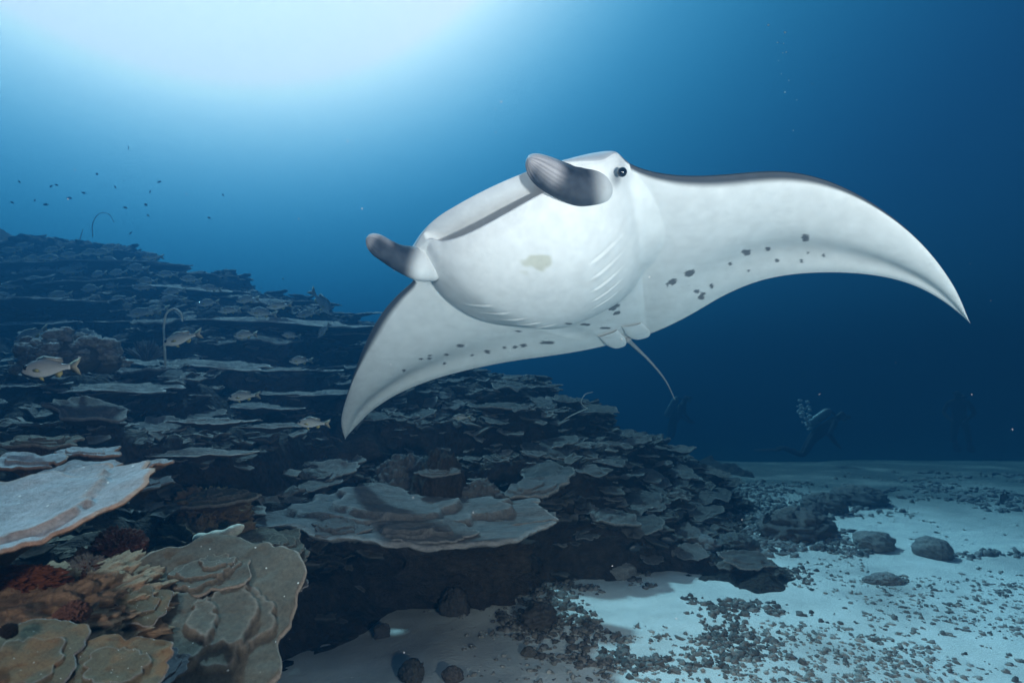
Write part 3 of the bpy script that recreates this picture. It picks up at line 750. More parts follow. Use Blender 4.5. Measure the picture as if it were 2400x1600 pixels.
def scrub(n, xr, yr, seed, size, col):
    R_ = np.random.default_rng(seed)
    x, y = R_.uniform(*xr, n), R_.uniform(*yr, n)
    h = reef_h(x, y); e = .1
    gx_, gy_ = (reef_h(x + e, y) - h) / e, (reef_h(x, y + e) - h) / e
    ok = h > .03
    x, y, h, gx_, gy_ = (v[ok] for v in (x, y, h, gx_, gy_))
    k = len(x)
    nt_ = 11
    th = np.linspace(0, 2 * np.pi, nt_, endpoint=False)
    s = size[0] + (size[1] - size[0]) * R_.random(k)**2
    rr = (1 + R_.normal(0, .22, (k, nt_)))
    ring = np.stack([np.cos(th) * rr, np.sin(th) * rr * R_.uniform(.55, 1, (k, 1)), R_.normal(.02, .10, (k, nt_))], -1)
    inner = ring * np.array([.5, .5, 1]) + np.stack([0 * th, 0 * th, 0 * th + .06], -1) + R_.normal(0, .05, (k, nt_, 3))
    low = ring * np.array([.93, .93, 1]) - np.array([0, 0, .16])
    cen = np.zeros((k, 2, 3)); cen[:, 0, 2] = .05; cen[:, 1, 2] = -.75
    v = np.concatenate([inner, ring, low, cen], 1) * s[:, None, None]
    tx, ty = R_.normal(.10, .16, (k, 1)), R_.normal(0, .16, (k, 1))
    v[..., 2] += v[..., 1] * tx + v[..., 0] * ty
    g = np.sqrt(gx_**2 + gy_**2) + 1e-6
    of = np.minimum(g, 1.2) / g * s * .5
    v += np.stack([x - gx_ * of, y - gy_ * of, h + s * .20], 1)[:, None]
    b = R_.uniform(.5, 1.5, (k, 1, 1))
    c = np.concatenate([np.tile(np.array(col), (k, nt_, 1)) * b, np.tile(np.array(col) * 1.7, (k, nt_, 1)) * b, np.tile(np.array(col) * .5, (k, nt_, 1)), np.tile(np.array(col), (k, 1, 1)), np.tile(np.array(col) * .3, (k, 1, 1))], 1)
    m = v.shape[1]
    j = np.arange(nt_); j2 = (j + 1) % nt_
    q = np.concatenate([np.stack([j, nt_ + j, nt_ + j2, j2], 1), np.stack([nt_ + j, 2 * nt_ + j, 2 * nt_ + j2, nt_ + j2], 1)])
    t_ = np.concatenate([np.stack([np.full(nt_, 3 * nt_), j, j2], 1), np.stack([np.full(nt_, 3 * nt_ + 1), 2 * nt_ + j2, 2 * nt_ + j], 1)])
    o_ = (np.arange(k) * m)[:, None, None]
    return mesh_np("coral_scrub", v.reshape(-1, 3), [(q[None] + o_).reshape(-1, 4), (t_[None] + o_).reshape(-1, 3)], np.clip(c.reshape(-1, 3), .008, .5), smooth=False)
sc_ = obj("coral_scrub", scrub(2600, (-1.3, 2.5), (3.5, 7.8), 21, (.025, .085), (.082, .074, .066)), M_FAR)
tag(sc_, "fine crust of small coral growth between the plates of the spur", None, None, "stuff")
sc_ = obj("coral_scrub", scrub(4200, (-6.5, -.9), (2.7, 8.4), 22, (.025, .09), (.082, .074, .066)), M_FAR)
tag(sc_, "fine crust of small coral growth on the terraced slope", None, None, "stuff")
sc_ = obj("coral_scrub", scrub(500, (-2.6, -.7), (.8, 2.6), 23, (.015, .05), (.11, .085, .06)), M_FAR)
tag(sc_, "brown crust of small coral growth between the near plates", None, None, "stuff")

# ------------------------------------------------------------------ knobbly corals, rocks, stump
def lump(seed, nu=48, nv=26, knob=.28, freq=4.0, col=(.20, .19, .175), flat=.0, fine=.08):
    u = np.linspace(0, 2 * np.pi, nu, endpoint=False); v = np.linspace(0.02, np.pi - .02, nv)
    V_, U_ = np.meshgrid(v, u, indexing='ij')
    d = np.stack([np.sin(V_) * np.cos(U_), np.sin(V_) * np.sin(U_), np.cos(V_)], -1).reshape(-1, 3)
    k = np.abs(fbm(d * freq + seed * 3.7, 2)) ** .7
    r = 1 + .25 * fbm(d * 1.3 + seed, 2) + knob * (1 - 1.6 * k) + fine * fbm(d * 6.5 + seed, 4, .6)
    P = d * r[:, None]
    P[:, 2] = np.where(P[:, 2] < 0, P[:, 2] * (1 - flat), P[:, 2])
    c = np.array(col) * (1 + .9 * (knob * (1 - 1.6 * k))[:, None] + .4 * fbm(d * 6 + seed, 3)[:, None])
    m = len(P)
    P = np.vstack([P, P[:nu].mean(0), P[-nu:].mean(0)]); c = np.vstack([c, c[:1], c[-1:]])
    j = np.arange(nu); j2 = (j + 1) % nu
    F = [grid_faces(nv, nu, True), np.stack([np.full(nu, m), j2, j], 1)[:, ::-1][:, [0, 2, 1]], np.stack([np.full(nu, m + 1), (nv - 1) * nu + j, (nv - 1) * nu + j2], 1)]
    return mesh_np("lump", P, F, np.clip(c, .01, .9))

def ground(px, py, z=0.0):
    a = at(px, py, 1.0); o_ = Vector((0, 0, CAM_Z)); d = a - o_
    t = (z - CAM_Z) / d.z
    return o_ + d * t

def cauliflower(seed, n, col):
    """many rounded knobs crowded over a mound, one colony"""
    R_ = np.random.default_rng(seed)
    bm = bmesh.new(); bmesh.ops.create_icosphere(bm, subdivisions=3, radius=1)
    base = np.array([v.co[:] for v in bm.verts]); tri = np.array([[v.index for v in f.verts] for f in bm.faces]); bm.free()
    Vs, Cs = [], []
    for i in range(n):
        a, e = R_.uniform(0, 6.283), math.asin(R_.uniform(-.1, 1))
        d = np.array([math.cos(a) * math.cos(e), math.sin(a) * math.cos(e), math.sin(e)])
        s = R_.uniform(.10, .24)
        k = fbm(base * 2.6 + i * 3.1 + seed, 3, .6)
        v = base * (1 + .55 * k)[:, None] * s * np.array([1, 1, R_.uniform(.8, 1.3)]) + d * R_.uniform(.62, .98) * (1 + .25 * math.sin(a * 2 + seed))
        Vs.append(v); Cs.append(np.array(col) * (R_.uniform(.7, 1.25) * (1 + .9 * k))[:, None])
    core = base * .72; Vs.append(core); Cs.append(np.tile(np.array(col) * .4, (len(base), 1)))
    F = (tri[None] + (np.arange(n + 1) * len(base))[:, None, None]).reshape(-1, 3)
    return mesh_np("bush_coral", np.concatenate(Vs), F, np.clip(np.concatenate(Cs), .01, .6))
KN = [(160, 822, 3.05, 92, .62, 31, "bumpy bush coral behind the silver yellow finned fish"),
      (90, 850, 2.9, 52, .6, 32, "low bumpy coral mound under the silver yellow finned fish"),
      (240, 838, 3.2, 48, .6, 33, "small bumpy coral mound at the edge of the bush coral")]
for (px, py, dep, hw, asp, sd, lab) in KN:
    r = hw / .98 * dep / FPX
    o = obj("bush_coral", cauliflower(sd, 75, (.17, .165, .16)), M_FAR)
    put(o, at(px, py, dep), r, r * .8, r * asp)
    tag(o, lab, "coral")

def spiky(seed, n, col):
    R_ = random.Random(seed)
    Vs, Fs, Cs, k = [], [], [], 0
    for i in range(n):
        a = R_.uniform(0, 6.283); e = R_.uniform(.15, 1.45)
        d = np.array([math.cos(a) * math.cos(e), math.sin(a) * math.cos(e), math.sin(e)])
        L_ = R_.uniform(.75, 1.05)
        p = np.stack([d * .1, d * L_ * .5 + [0, 0, .05], d * L_ + [0, 0, .15]])
        V, F = tube(catmull(p, 5), [.07, .06, .055, .05, .03], 5)
        for f in F: Fs.append(f + k)
        Vs.append(V); Cs.append(np.tile(np.array(col) * R_.uniform(.7, 1.2), (len(V), 1))); k += len(V)
    q = [f for f in Fs if f.shape[1] == 4]; t = [f for f in Fs if f.shape[1] == 3]
    return mesh_np("finger_coral", np.concatenate(Vs), [np.concatenate(q), np.concatenate(t)], np.concatenate(Cs))
fo = obj("finger_coral", spiky(5, 90, (.13, .115, .11)), M_FAR)
put(fo, at(335, 828, 4.3), .15, .13, .13)
tag(fo, "small dark tuft of stubby finger coral beside the bush coral", "coral")

st = obj("rock_stump", lump(41, 80, 50, .22, 3.5, (.055, .042, .034), 0, .12), M_ROCK)
put(st, at(1005, 1160, 3.75), .155, .16, .29)
tag(st, "dark rock stump standing on the wide coral shelf", "rock")
ou = obj("rock_outcrop", lump(42, 110, 70, .22, 2.6, (.05, .038, .03), 0, .1), M_ROCK)
put(ou, at(740, 1095, 4.62), .55, .40, .34)
tag(ou, "dark overhanging rock outcrop topped by a bright coral plate", "rock")
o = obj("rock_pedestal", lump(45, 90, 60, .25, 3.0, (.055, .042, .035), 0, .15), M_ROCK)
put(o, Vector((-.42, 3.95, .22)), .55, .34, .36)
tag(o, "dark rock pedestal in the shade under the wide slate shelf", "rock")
o = obj("rock", lump(43, 110, 70, .2, 4, (.085, .078, .075), 0, .2), M_FAR)
put(o, at(930, 1130, 4.0), .20, .2, .20)
tag(o, "pitted grey rock behind the dark stump", "rock")
o = obj("rock", lump(44, 110, 70, .2, 4, (.09, .082, .078), 0, .2), M_FAR)
put(o, at(1105, 1165, 3.75), .17, .14, .13)
tag(o, "pitted grey rock between the dark stump and the shelf's curve", "rock")

# warm rock and encrusting growth between the near plates
def blob_on(px, py, dep, sx, sy, sz, sd, col, name, lab, cat, freq=5, knob=.25):
    o = obj(name, lump(sd, 220, 120, knob, freq, col, 0, .26), M_RUB)
    put(o, at(px, py, dep), sx, sy, sz, sd * 37 % 360)
    return tag(o, lab, cat)
blob_on(130, 1440, 1.42, .34, .24, .10, 51, (.24, .155, .095), "rock", "sandy orange rubble rock between the near coral plates", "rock", 7, .16)
blob_on(200, 1310, 1.60, .18, .06, .028, 52, (.085, .036, .022), "sponge", "rust red encrusting sponge under the broad orange rimmed plate", "sponge", 6)
blob_on(275, 1262, 1.72, .07, .05, .05, 53, (.08, .032, .024), "sponge", "crimson sponge knob at the end of the rust red crust", "sponge", 6)
blob_on(20, 1345, 1.40, .10, .05, .03, 54, (.13, .042, .018), "sponge", "bright orange red sponge in the dark gap over the rubble rock", "sponge", 6)
blob_on(352, 1320, 1.70, .05, .04, .04, 55, (.07, .024, .018), "sponge", "dark red sponge lump beside the ruffled plate", "sponge", 6)
blob_on(165, 1412, 1.25, .028, .025, .02, 56, (.12, .055, .038), "sponge", "little red brown sponge ball on the orange rubble rock", "sponge", 6)
blob_on(20, 1448, 1.12, .012, .012, .010, 57, (.02, .016, .014), "urchin", "tiny black urchin sitting on the orange rubble rock", "urchin", 9)
fp = catmull([at(452, 1238, 2.7), at(490, 1232, 2.66), at(530, 1222, 2.64), at(558, 1208, 2.62)], 24)
V, F = tube(fp, [(.021 + .003 * math.sin(i * .8)) * min(1, (24 - i) / 3) + .002 for i in range(24)], 12)
o = obj("finger_coral", mesh_np("finger_coral", V, F, np.tile((.62, .55, .44), (len(V), 1))), M_CORAL)
tag(o, "pale cream finger of coral lying on a brown ledge", "coral")
blob_on(450, 1275, 2.85, .24, .16, .16, 58, (.16, .10, .055), "rock", "brown ledge rock carrying the pale cream finger coral", "rock", 5)
blob_on(485, 1195, 3.0, .16, .14, .14, 59, (.12, .075, .04), "rock", "brown pedestal rock under the flat topped plate coral", "rock", 5)

# whip corals
def whip(pts, r0, r1, lab):
    p = catmull([tuple(q) for q in pts], 60)
    V, F = tube(p, np.linspace(r0, r1, 60), 8)
    return tag(obj("whip_coral", mesh_np("whip_coral", V, F), M_WHIP), lab, "coral")
whip([at(380, 842, 4.35), at(378, 790, 4.3), at(377, 745, 4.25), at(384, 718, 4.22), at(402, 709, 4.2), at(416, 720, 4.2), at(419, 738, 4.2)], .009, .006, "white whip coral bent into a hook beside the hovering grey snapper")
whip([at(1265, 1005, 5.6), at(1290, 968, 5.6), at(1325, 948, 5.6), at(1350, 938, 5.65)], .006, .004, "thin pale whip coral arching over the spur")
whip([at(1349, 938, 5.9), at(1335, 925, 5.9), at(1345, 905, 5.9), at(1362, 900, 5.9)], .005, .003, "faint curling whip coral tip above the spur")
whip([at(180, 562, 7.9), at(185, 545, 7.9), at(190, 528, 7.9)], .008, .004, "short dark whip coral on the skyline of the slope")
whip([at(213, 545, 7.9), at(214, 510, 7.9), at(230, 490, 7.9), at(250, 492, 7.9), at(262, 510, 7.9)], .006, .004, "tall faint looping whip coral on the skyline of the slope")

# ------------------------------------------------------------------ loose rocks and rubble on the sand
ROCKS = [(1425, 1315, 42, .5, (.20, .19, .18), .08, "smooth oval grey stone on sand at the spur foot"),
         (1845, 1218, 82, .42, (.10, .09, .085), .30, "dark lumpy coral boulder on sand with a black fish over it"),
         (1905, 1165, 46, .5, (.12, .115, .11), .25, "grey boulder heap on the far sand, smaller of a touching pair"),
         (1985, 1146, 56, .38, (.12, .115, .11), .25, "wide flat boulder heap on the far sand, larger of a touching pair"),
         (2020, 1250, 48, .42, (.20, .19, .18), .15, "flat grey stone half sunk in pale sand"),
         (2155, 1265, 42, .52, (.19, .18, .17), .15, "rounded grey boulder with shaded underside on pale sand"),
         (1880, 1175, 20, .7, (.10, .09, .09), .2, "small dark stone beside the far boulder pair"),
         (2045, 1335, 34, .35, (.22, .21, .20), .2, "low sandy stone among rubble on the open sand"),
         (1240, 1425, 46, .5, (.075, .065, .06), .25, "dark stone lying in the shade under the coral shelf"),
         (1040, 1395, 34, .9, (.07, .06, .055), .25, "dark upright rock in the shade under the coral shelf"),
         (1215, 1500, 16, .6, (.11, .10, .09), .2, "small dark stone alone on pale sand before the shaded stone"),
         (875, 1452, 17, .8, (.09, .08, .075), .3, "small knobbly dark clump on the sand near the shelf's shadow"),
         (945, 1548, 30, .6, (.10, .085, .07), .3, "brown knobbly rubble clump on the sand in front of the shelf"),
         (1040, 1552, 22, .6, (.11, .09, .08), .3, "little brown rubble lump next to the knobbly clump"),
         (2010, 1335, 22, .4, (.20, .19, .18), .2, "small pale stone touching the low sandy one"),
         (1700, 1255, 50, .4, (.09, .085, .08), .28, "dark coral block at the outer edge of the spur foot"),
         (1590, 1262, 70, .35, (.17, .16, .155), .28, "pitted grey coral mound spread at the spur foot"),
         (1480, 1245, 52, .45, (.15, .14, .135), .28, "grey weathered coral block leaning on the spur foot")]
for k, (px, py, hw, asp, colr, knob, lab) in enumerate(ROCKS):
    g = ground(px, py + hw * asp * .5)
    r = hw / .98 * g.y / FPX
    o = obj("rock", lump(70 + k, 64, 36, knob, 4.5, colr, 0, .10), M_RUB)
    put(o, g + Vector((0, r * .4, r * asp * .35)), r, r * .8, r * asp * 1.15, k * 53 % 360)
    tag(o, lab, "rock")

def rubble(n, region, size, col, seed, clump=3):
    R_ = np.random.default_rng(seed)
    bm = bmesh.new(); bmesh.ops.create_icosphere(bm, subdivisions=2, radius=1)
    base = np.array([v.co[:] for v in bm.verts]); tri = np.array([[v.index for v in f.verts] for f in bm.faces]); bm.free()
    px, py, wt = region(R_, n * 6)
    keep = np.flatnonzero(R_.random(len(px)) < wt)[:n]
    g = np.array([tuple(ground(a, b)) for a, b in zip(px[keep], py[keep])])
    g = np.repeat(g, clump, 0)[R_.random(len(g) * clump) < .6]
    k = len(g)
    s = size[0] + (size[1] - size[0]) * R_.random(k)**2.4
    g[:, :2] += R_.normal(0, 1, (k, 2)) * s[:, None] * 1.3
    g[:, 2] = sand_h(g[:, 0], g[:, 1]) + s * .02
    sc = s[:, None] * np.stack([R_.uniform(.7, 1.35, k), R_.uniform(.55, 1, k), R_.uniform(.45, .9, k)], 1)
    v = (base[None] * (1 + R_.normal(0, .24, (k, len(base), 1)))) * sc[:, None]
    a, b = R_.uniform(0, 6.28, k), R_.normal(0, .4, k)
    ca, sa, cb, sb = np.cos(a)[:, None], np.sin(a)[:, None], np.cos(b)[:, None], np.sin(b)[:, None]
    x, z = v[..., 0] * cb + v[..., 2] * sb, -v[..., 0] * sb + v[..., 2] * cb
    v = np.stack([x * ca - v[..., 1] * sa, x * sa + v[..., 1] * ca, z], -1) + g[:, None]
    C = np.repeat((np.array(col) * R_.uniform(.5, 1.6, (k, 1)))[:, None], len(base), 1)
    F = (tri[None] + (np.arange(k) * len(base))[:, None, None]).reshape(-1, 3)
    return mesh_np("rubble", v.reshape(-1, 3), F, np.clip(C.reshape(-1, 3), .01, .6))
def gxy(px, py):
    q = [ground(a, b) for a, b in zip(px, py)]
    return np.array([p.x for p in q]), np.array([p.y for p in q])
def nz2(x, y, f, o_):
    return fbm(np.c_[x * f + o_, y * f, np.full(len(x), o_)], 3)
def reg_near(R_, n):
    px, py = R_.uniform(1150, 1900, n), R_.uniform(1300, 1545, n)
    e = 1 - np.abs((px - 1490) / 370)**2 - np.maximum(0, (py - 1420) / 120)**2
    return px, py, np.where(e > 0, np.clip(nz2(*gxy(px, py), 3.5, 4) * 2.2 + .25, 0, 1), .02)
def reg_wide(R_, n):
    px, py = R_.uniform(820, 2450, n), 1105 + 470 * R_.random(n)**.85
    f = np.maximum(0, nz2(*gxy(px, py), 1.3, 9) * 2.4)
    f = np.where(px > 1900, f * 1.2 + .10, f)
    return px, py, np.clip(np.where(px < 1300, f * .35, f), 0, 1)
def reg_far(R_, n):
    px, py = R_.uniform(1560, 2450, n), 1085 + 190 * R_.random(n)
    return px, py, np.clip(nz2(*gxy(px, py), .9, 2) * 1.8 + .4, 0, 1)
ro = obj("coral_rubble", rubble(900, reg_near, (.007, .026), (.135, .122, .112), 3, 4), M_RUB)
tag(ro, "dark broken coral rubble strewn over sand by the spur foot", None, None, "stuff")
ro = obj("sand_rubble", rubble(2200, reg_wide, (.004, .018), (.24, .225, .205), 5, 3), M_RUB)
tag(ro, "small grey coral fragments scattered across the open sand", None, None, "stuff")
ro = obj("far_rubble", rubble(1700, reg_far, (.012, .045), (.17, .165, .16), 6, 3), M_RUB)
tag(ro, "grey rubble beds on the sand far off", None, None, "stuff")
# ------------------------------------------------------------------ fish
def fin_mesh(name, pts, thick, col):
    """flat fin from its outline in the local XZ plane (y given), thin lens section"""
    P = np.array(pts, float)
    n = len(P)
    c = P.mean(0)
    V = np.vstack([P, c + [0, thick, 0], c - [0, thick, 0]])
    j = np.arange(n); j2 = (j + 1) % n
    F = np.concatenate([np.stack([np.full(n, n), j, j2], 1), np.stack([np.full(n, n + 1), j2, j], 1)])
    return mesh_np(name, V, F, np.tile(col, (len(V), 1)))

def fish_parts(style):
    n, m = 26, 20
    u = np.linspace(0, 1, n)
    if style == 'snapper':
        h = np.interp(u, [0, .04, .12, .25, .40, .55, .70, .84, .93, 1], [.004, .032, .075, .118, .134, .122, .088, .050, .036, .040])
        w_ = np.interp(u, [0, .06, .2, .4, .7, 1], [.004, .030, .056, .060, .036, .012])
        cz = np.interp(u, [0, .15, .4, 1], [-.030, -.006, 0, .0])
        L_ = .80
    else:
        h = np.interp(u, [0, .06, .2, .45, .7, .9, 1], [.004, .06, .15, .20, .14, .05, .045])
        w_ = np.interp(u, [0, .1, .4, .8, 1], [.004, .04, .065, .03, .01])
        cz = u * 0
        L_ = .78
    th = np.linspace(0, 2 * np.pi, m, endpoint=False)
    x = .42 - u * L_
    V = np.stack([np.repeat(x[:, None], m, 1), w_[:, None] * np.cos(th), cz[:, None] + h[:, None] * np.sin(th)], -1)
    sz = np.sin(th)[None, :, None]
    if style == 'snapper':
        back, side, belly = np.array([.21, .21, .20]), np.array([.42, .42, .40]), np.array([.66, .65, .63])
        col = np.where(sz > 0, side * (1 - sz) + back * sz, side * (1 + sz) - belly * sz)
        col = np.repeat(col, n, 0)
        band = np.exp(-((th - .25) / .16)**2)[None, :, None] * .2
        col = col * (1 - band) + np.array([.46, .42, .28]) * band
    else:
        col = np.tile(np.array([.020, .022, .026]), (n, m, 1))
    V = V.reshape(-1, 3); k = len(V)
    V = np.vstack([V, [.424, 0, cz[0]], [x[-1] - .004, 0, cz[-1]]])
    C = np.vstack([col.reshape(-1, 3), col[0, 0], col[-1, 0]])
    j = np.arange(m); j2 = (j + 1) % m
    F = [grid_faces(n, m, True), np.stack([np.full(m, k), j2, j], 1), np.stack([np.full(m, k + 1), (n - 1) * m + j, (n - 1) * m + j2], 1)]
    parts = [("body", mesh_np("fish_body", V, F, C), M_FISH, (0, 0, 0))]
    if style == 'snapper':
        fc, yl = (.30, .28, .24), (.46, .38, .14)
        parts += [
         ("tail_fin", fin_mesh("tail_fin", [(-.34, 0, .035), (-.44, 0, .085), (-.56, 0, .135), (-.53, 0, .06), (-.485, 0, 0), (-.53, 0, -.06), (-.56, 0, -.135), (-.44, 0, -.085), (-.34, 0, -.035)], .010, (.36, .31, .22)), M_FIN, (0, 0, 0)),
         ("dorsal_fin", fin_mesh("dorsal_fin", [(.20, 0, .10), (.16, 0, .155), (.06, 0, .185), (-.06, 0, .165), (-.14, 0, .150), (-.24, 0, .135), (-.27, 0, .075), (-.22, 0, .055), (-.05, 0, .10)], .008, fc), M_FIN, (0, 0, 0)),
         ("anal_fin", fin_mesh("anal_fin", [(-.11, 0, -.085), (-.16, 0, -.145), (-.21, 0, -.15), (-.26, 0, -.10), (-.25, 0, -.05)], .006, yl), M_FIN, (0, 0, 0)),
         ("pelvic_fin", fin_mesh("pelvic_fin", [(.16, .0, -.105), (.10, .0, -.175), (.04, .0, -.185), (.07, .0, -.115)], .007, yl), M_FIN, (0, 0, 0))]
        for s in (1, -1):
            parts.append(("pectoral_fin", fin_mesh("pectoral_fin", [(.19, .060 * s, -.02), (.10, .085 * s, -.005), (.02, .105 * s, -.035), (.05, .090 * s, -.06), (.16, .062 * s, -.05)], .004, yl), M_FIN, (0, 0, 0)))
        ey = [(.318, .024 * s, .020) for s in (1, -1)]; er = .040
    else:
        fc = (.02, .022, .026)
        parts += [
         ("tail_fin", fin_mesh("tail_fin", [(-.34, 0, .04), (-.48, 0, .15), (-.50, 0, .13), (-.46, 0, 0), (-.50, 0, -.13), (-.48, 0, -.15), (-.34, 0, -.04)], .010, fc), M_FIN, (0, 0, 0)),
         ("dorsal_fin", fin_mesh("dorsal_fin", [(.15, 0, .15), (.0, 0, .24), (-.18, 0, .25), (-.28, 0, .12), (-.2, 0, .08)], .008, fc), M_FIN, (0, 0, 0)),
         ("anal_fin", fin_mesh("anal_fin", [(.0, 0, -.17), (-.08, 0, -.24), (-.2, 0, -.24), (-.28, 0, -.12), (-.2, 0, -.08)], .008, fc), M_FIN, (0, 0, 0))]
        ey = [(.32, .042 * s, .03) for s in (1, -1)]; er = .022
    bm = bmesh.new(); bmesh.ops.create_uvsphere(bm, u_segments=12, v_segments=8, radius=er)
    em = bpy.data.meshes.new("fish_eye"); bm.to_mesh(em); bm.free()
    for f in em.polygons: f.use_smooth = True
    for e in ey: parts.append(("eye", em, M_EYE, e))
    return parts
FISH = {s: fish_parts(s) for s in ('snapper', 'dark')}
def add_fish(style, px, py, dep, lpx, yaw, pitch, label, group=None, name="snapper", disp=True, full=True):
    L_ = lpx / (.98 if disp else 1.0) * dep / FPX
    t = thing(name, label, "fish", at(px, py, dep, disp), group)
    t.rotation_euler = (0, rad(-pitch), rad(yaw))
    t.scale = (L_, L_, L_)
    for nm, me, mt, loc in FISH[style]:
        if not full and nm in ("eye", "pectoral_fin", "pelvic_fin"): continue
        o = obj(nm, me, mt, t); o.location = loc
    return t
# yaw 180 = swimming towards -X
NEARF = [(108, 845, 2.1, 158, 172, -3, "silver snapper with yellow belly fins swimming past the bush coral"),
         (413, 778, 3.45, 100, 176, -14, "grey snapper with yellow tail tip hovering by the hooked whip coral"),
         (560, 769, 4.6, 64, 170, -2, "grey snapper alone in the dark hollow under the long ledge"),
         (66, 770, 3.7, 82, 190, -24, "grey snapper nosing down towards the bush coral"),
         (715, 971, 3.5, 82, 175, 2, "dim snapper hovering beside the drooping wing tip of the manta"),
         (556, 910, 3.9, 76, 184, -4, "brownish snapper in the shade above the frosted ledges"),
         (742, 697, 6.2, 86, -10, -46, "snapper diving steeply down along the crest of the slope"),
         (688, 828, 4.9, 60, 175, 0, "snapper resting over the coral plate below the long ledge"),
         (666, 770, 5.4, 50, 172, 8, "faint snapper in the hollow under the far end of the long ledge"),
         (742, 760, 5.4, 46, 200, -50, "snapper hanging almost head down under the ledge's far end")]
for (px, py, dep, lp, yw, pt, lab) in NEARF:
    add_fish('snapper', px, py, dep, lp, yw, pt, lab)
SCH = [(570, 530), (700, 512), (905, 522), (1090, 548), (1085, 602), (925, 480), (280, 410), (430, 418), (865, 398), (400, 500), (370, 570), (430, 627), (570, 625), (750, 607), (225, 480),
       (60, 512), (1330, 527), (975, 668), (890, 684), (1445, 668), (1650, 682), (1940, 692), (570, 300), (690, 352), (690, 268), (960, 327), (95, 345), (60, 290), (205, 335), (310, 335),
       (640, 300), (800, 362), (480, 390), (1310, 622), (1560, 600), (20, 575), (140, 262), (330, 285), (440, 320), (20, 450), (160, 415), (1200, 470), (1050, 440), (620, 440), (740, 430), (1760, 640)]
rs = random.Random(3)
for (zx, zy) in SCH:
    sx, sy = zx * 800 / 2163, 480 + zy * 580 / 1568
    dep = 7.2 - (zy - 260) / 420 * 1.7
    flip = rs.random() < .08
    add_fish('snapper', sx, sy, dep, rs.uniform(52, 72) * 5.8 / dep, (0 if flip else 180) + rs.uniform(-22, 22), rs.uniform(-9, 7) * (-1 if flip else 1), "grey snapper of the school %s%s" % ("turned back against the others " if flip else "", "over the skyline terrace" if zy < 345 else "over the top terrace ledge" if zy < 450 else "crowding the second terrace" if zy < 560 else "filing along under the second terrace" if zy < 640 else "resting just above the long ledge"), "snapper school over the slope", disp=False)
TINY = [(295, 340), (223, 400), (192, 443), (265, 430), (285, 416), (345, 440), (366, 418), (130, 425), (105, 470), (335, 470), (340, 495), (300, 535), (512, 448), (697, 555), (80, 460), (45, 418),
        (160, 455), (240, 425), (28, 465), (470, 625), (650, 640), (600, 660), (480, 500), (117, 428), (288, 477)]
for (px, py) in TINY:
    dep = rs.uniform(6.5, 8.5)
    add_fish('dark', px, py, dep, rs.uniform(8, 13), rs.uniform(0, 360), rs.uniform(-45, 45), "tiny dark fish in the open blue above the slope", "tiny fish above the slope", "small_fish", full=False)
for (px, py, lp, yw, pt, lab) in [(1762, 1190, 40, 200, -40, "black triggerfish tilted above the dark lumpy boulder"), (2306, 1142, 32, 150, -60, "small black fish tilted down over the rubble beds"),
                                  (1535, 1240, 44, 170, 5, "black surgeonfish hiding against the spur foot"), (1462, 1258, 44, 185, -10, "black rounded fish among blocks of the spur foot")]:
    g = ground(px, py + 40)
    add_fish('dark', px, py, max(3.6, g.y * .93), lp, yw, pt, lab, None, "black_fish")
for (px, py, dep, lp, yw, pt, lab) in [(1057, 958, 5.0, 46, 175, 0, "pale blue fish between plates at the top of the spur"), (990, 945, 5.2, 34, 140, 30, "small pale fish above the plates near the manta's wing"),
                                       (1143, 985, 5.0, 44, 160, -35, "slim fish slanting down among the spur plates"), (1205, 1068, 4.6, 44, 60, 35, "small fish with yellow tail slipping between spur plates")]:
    add_fish('snapper', px, py, dep, lp, yw, pt, lab)

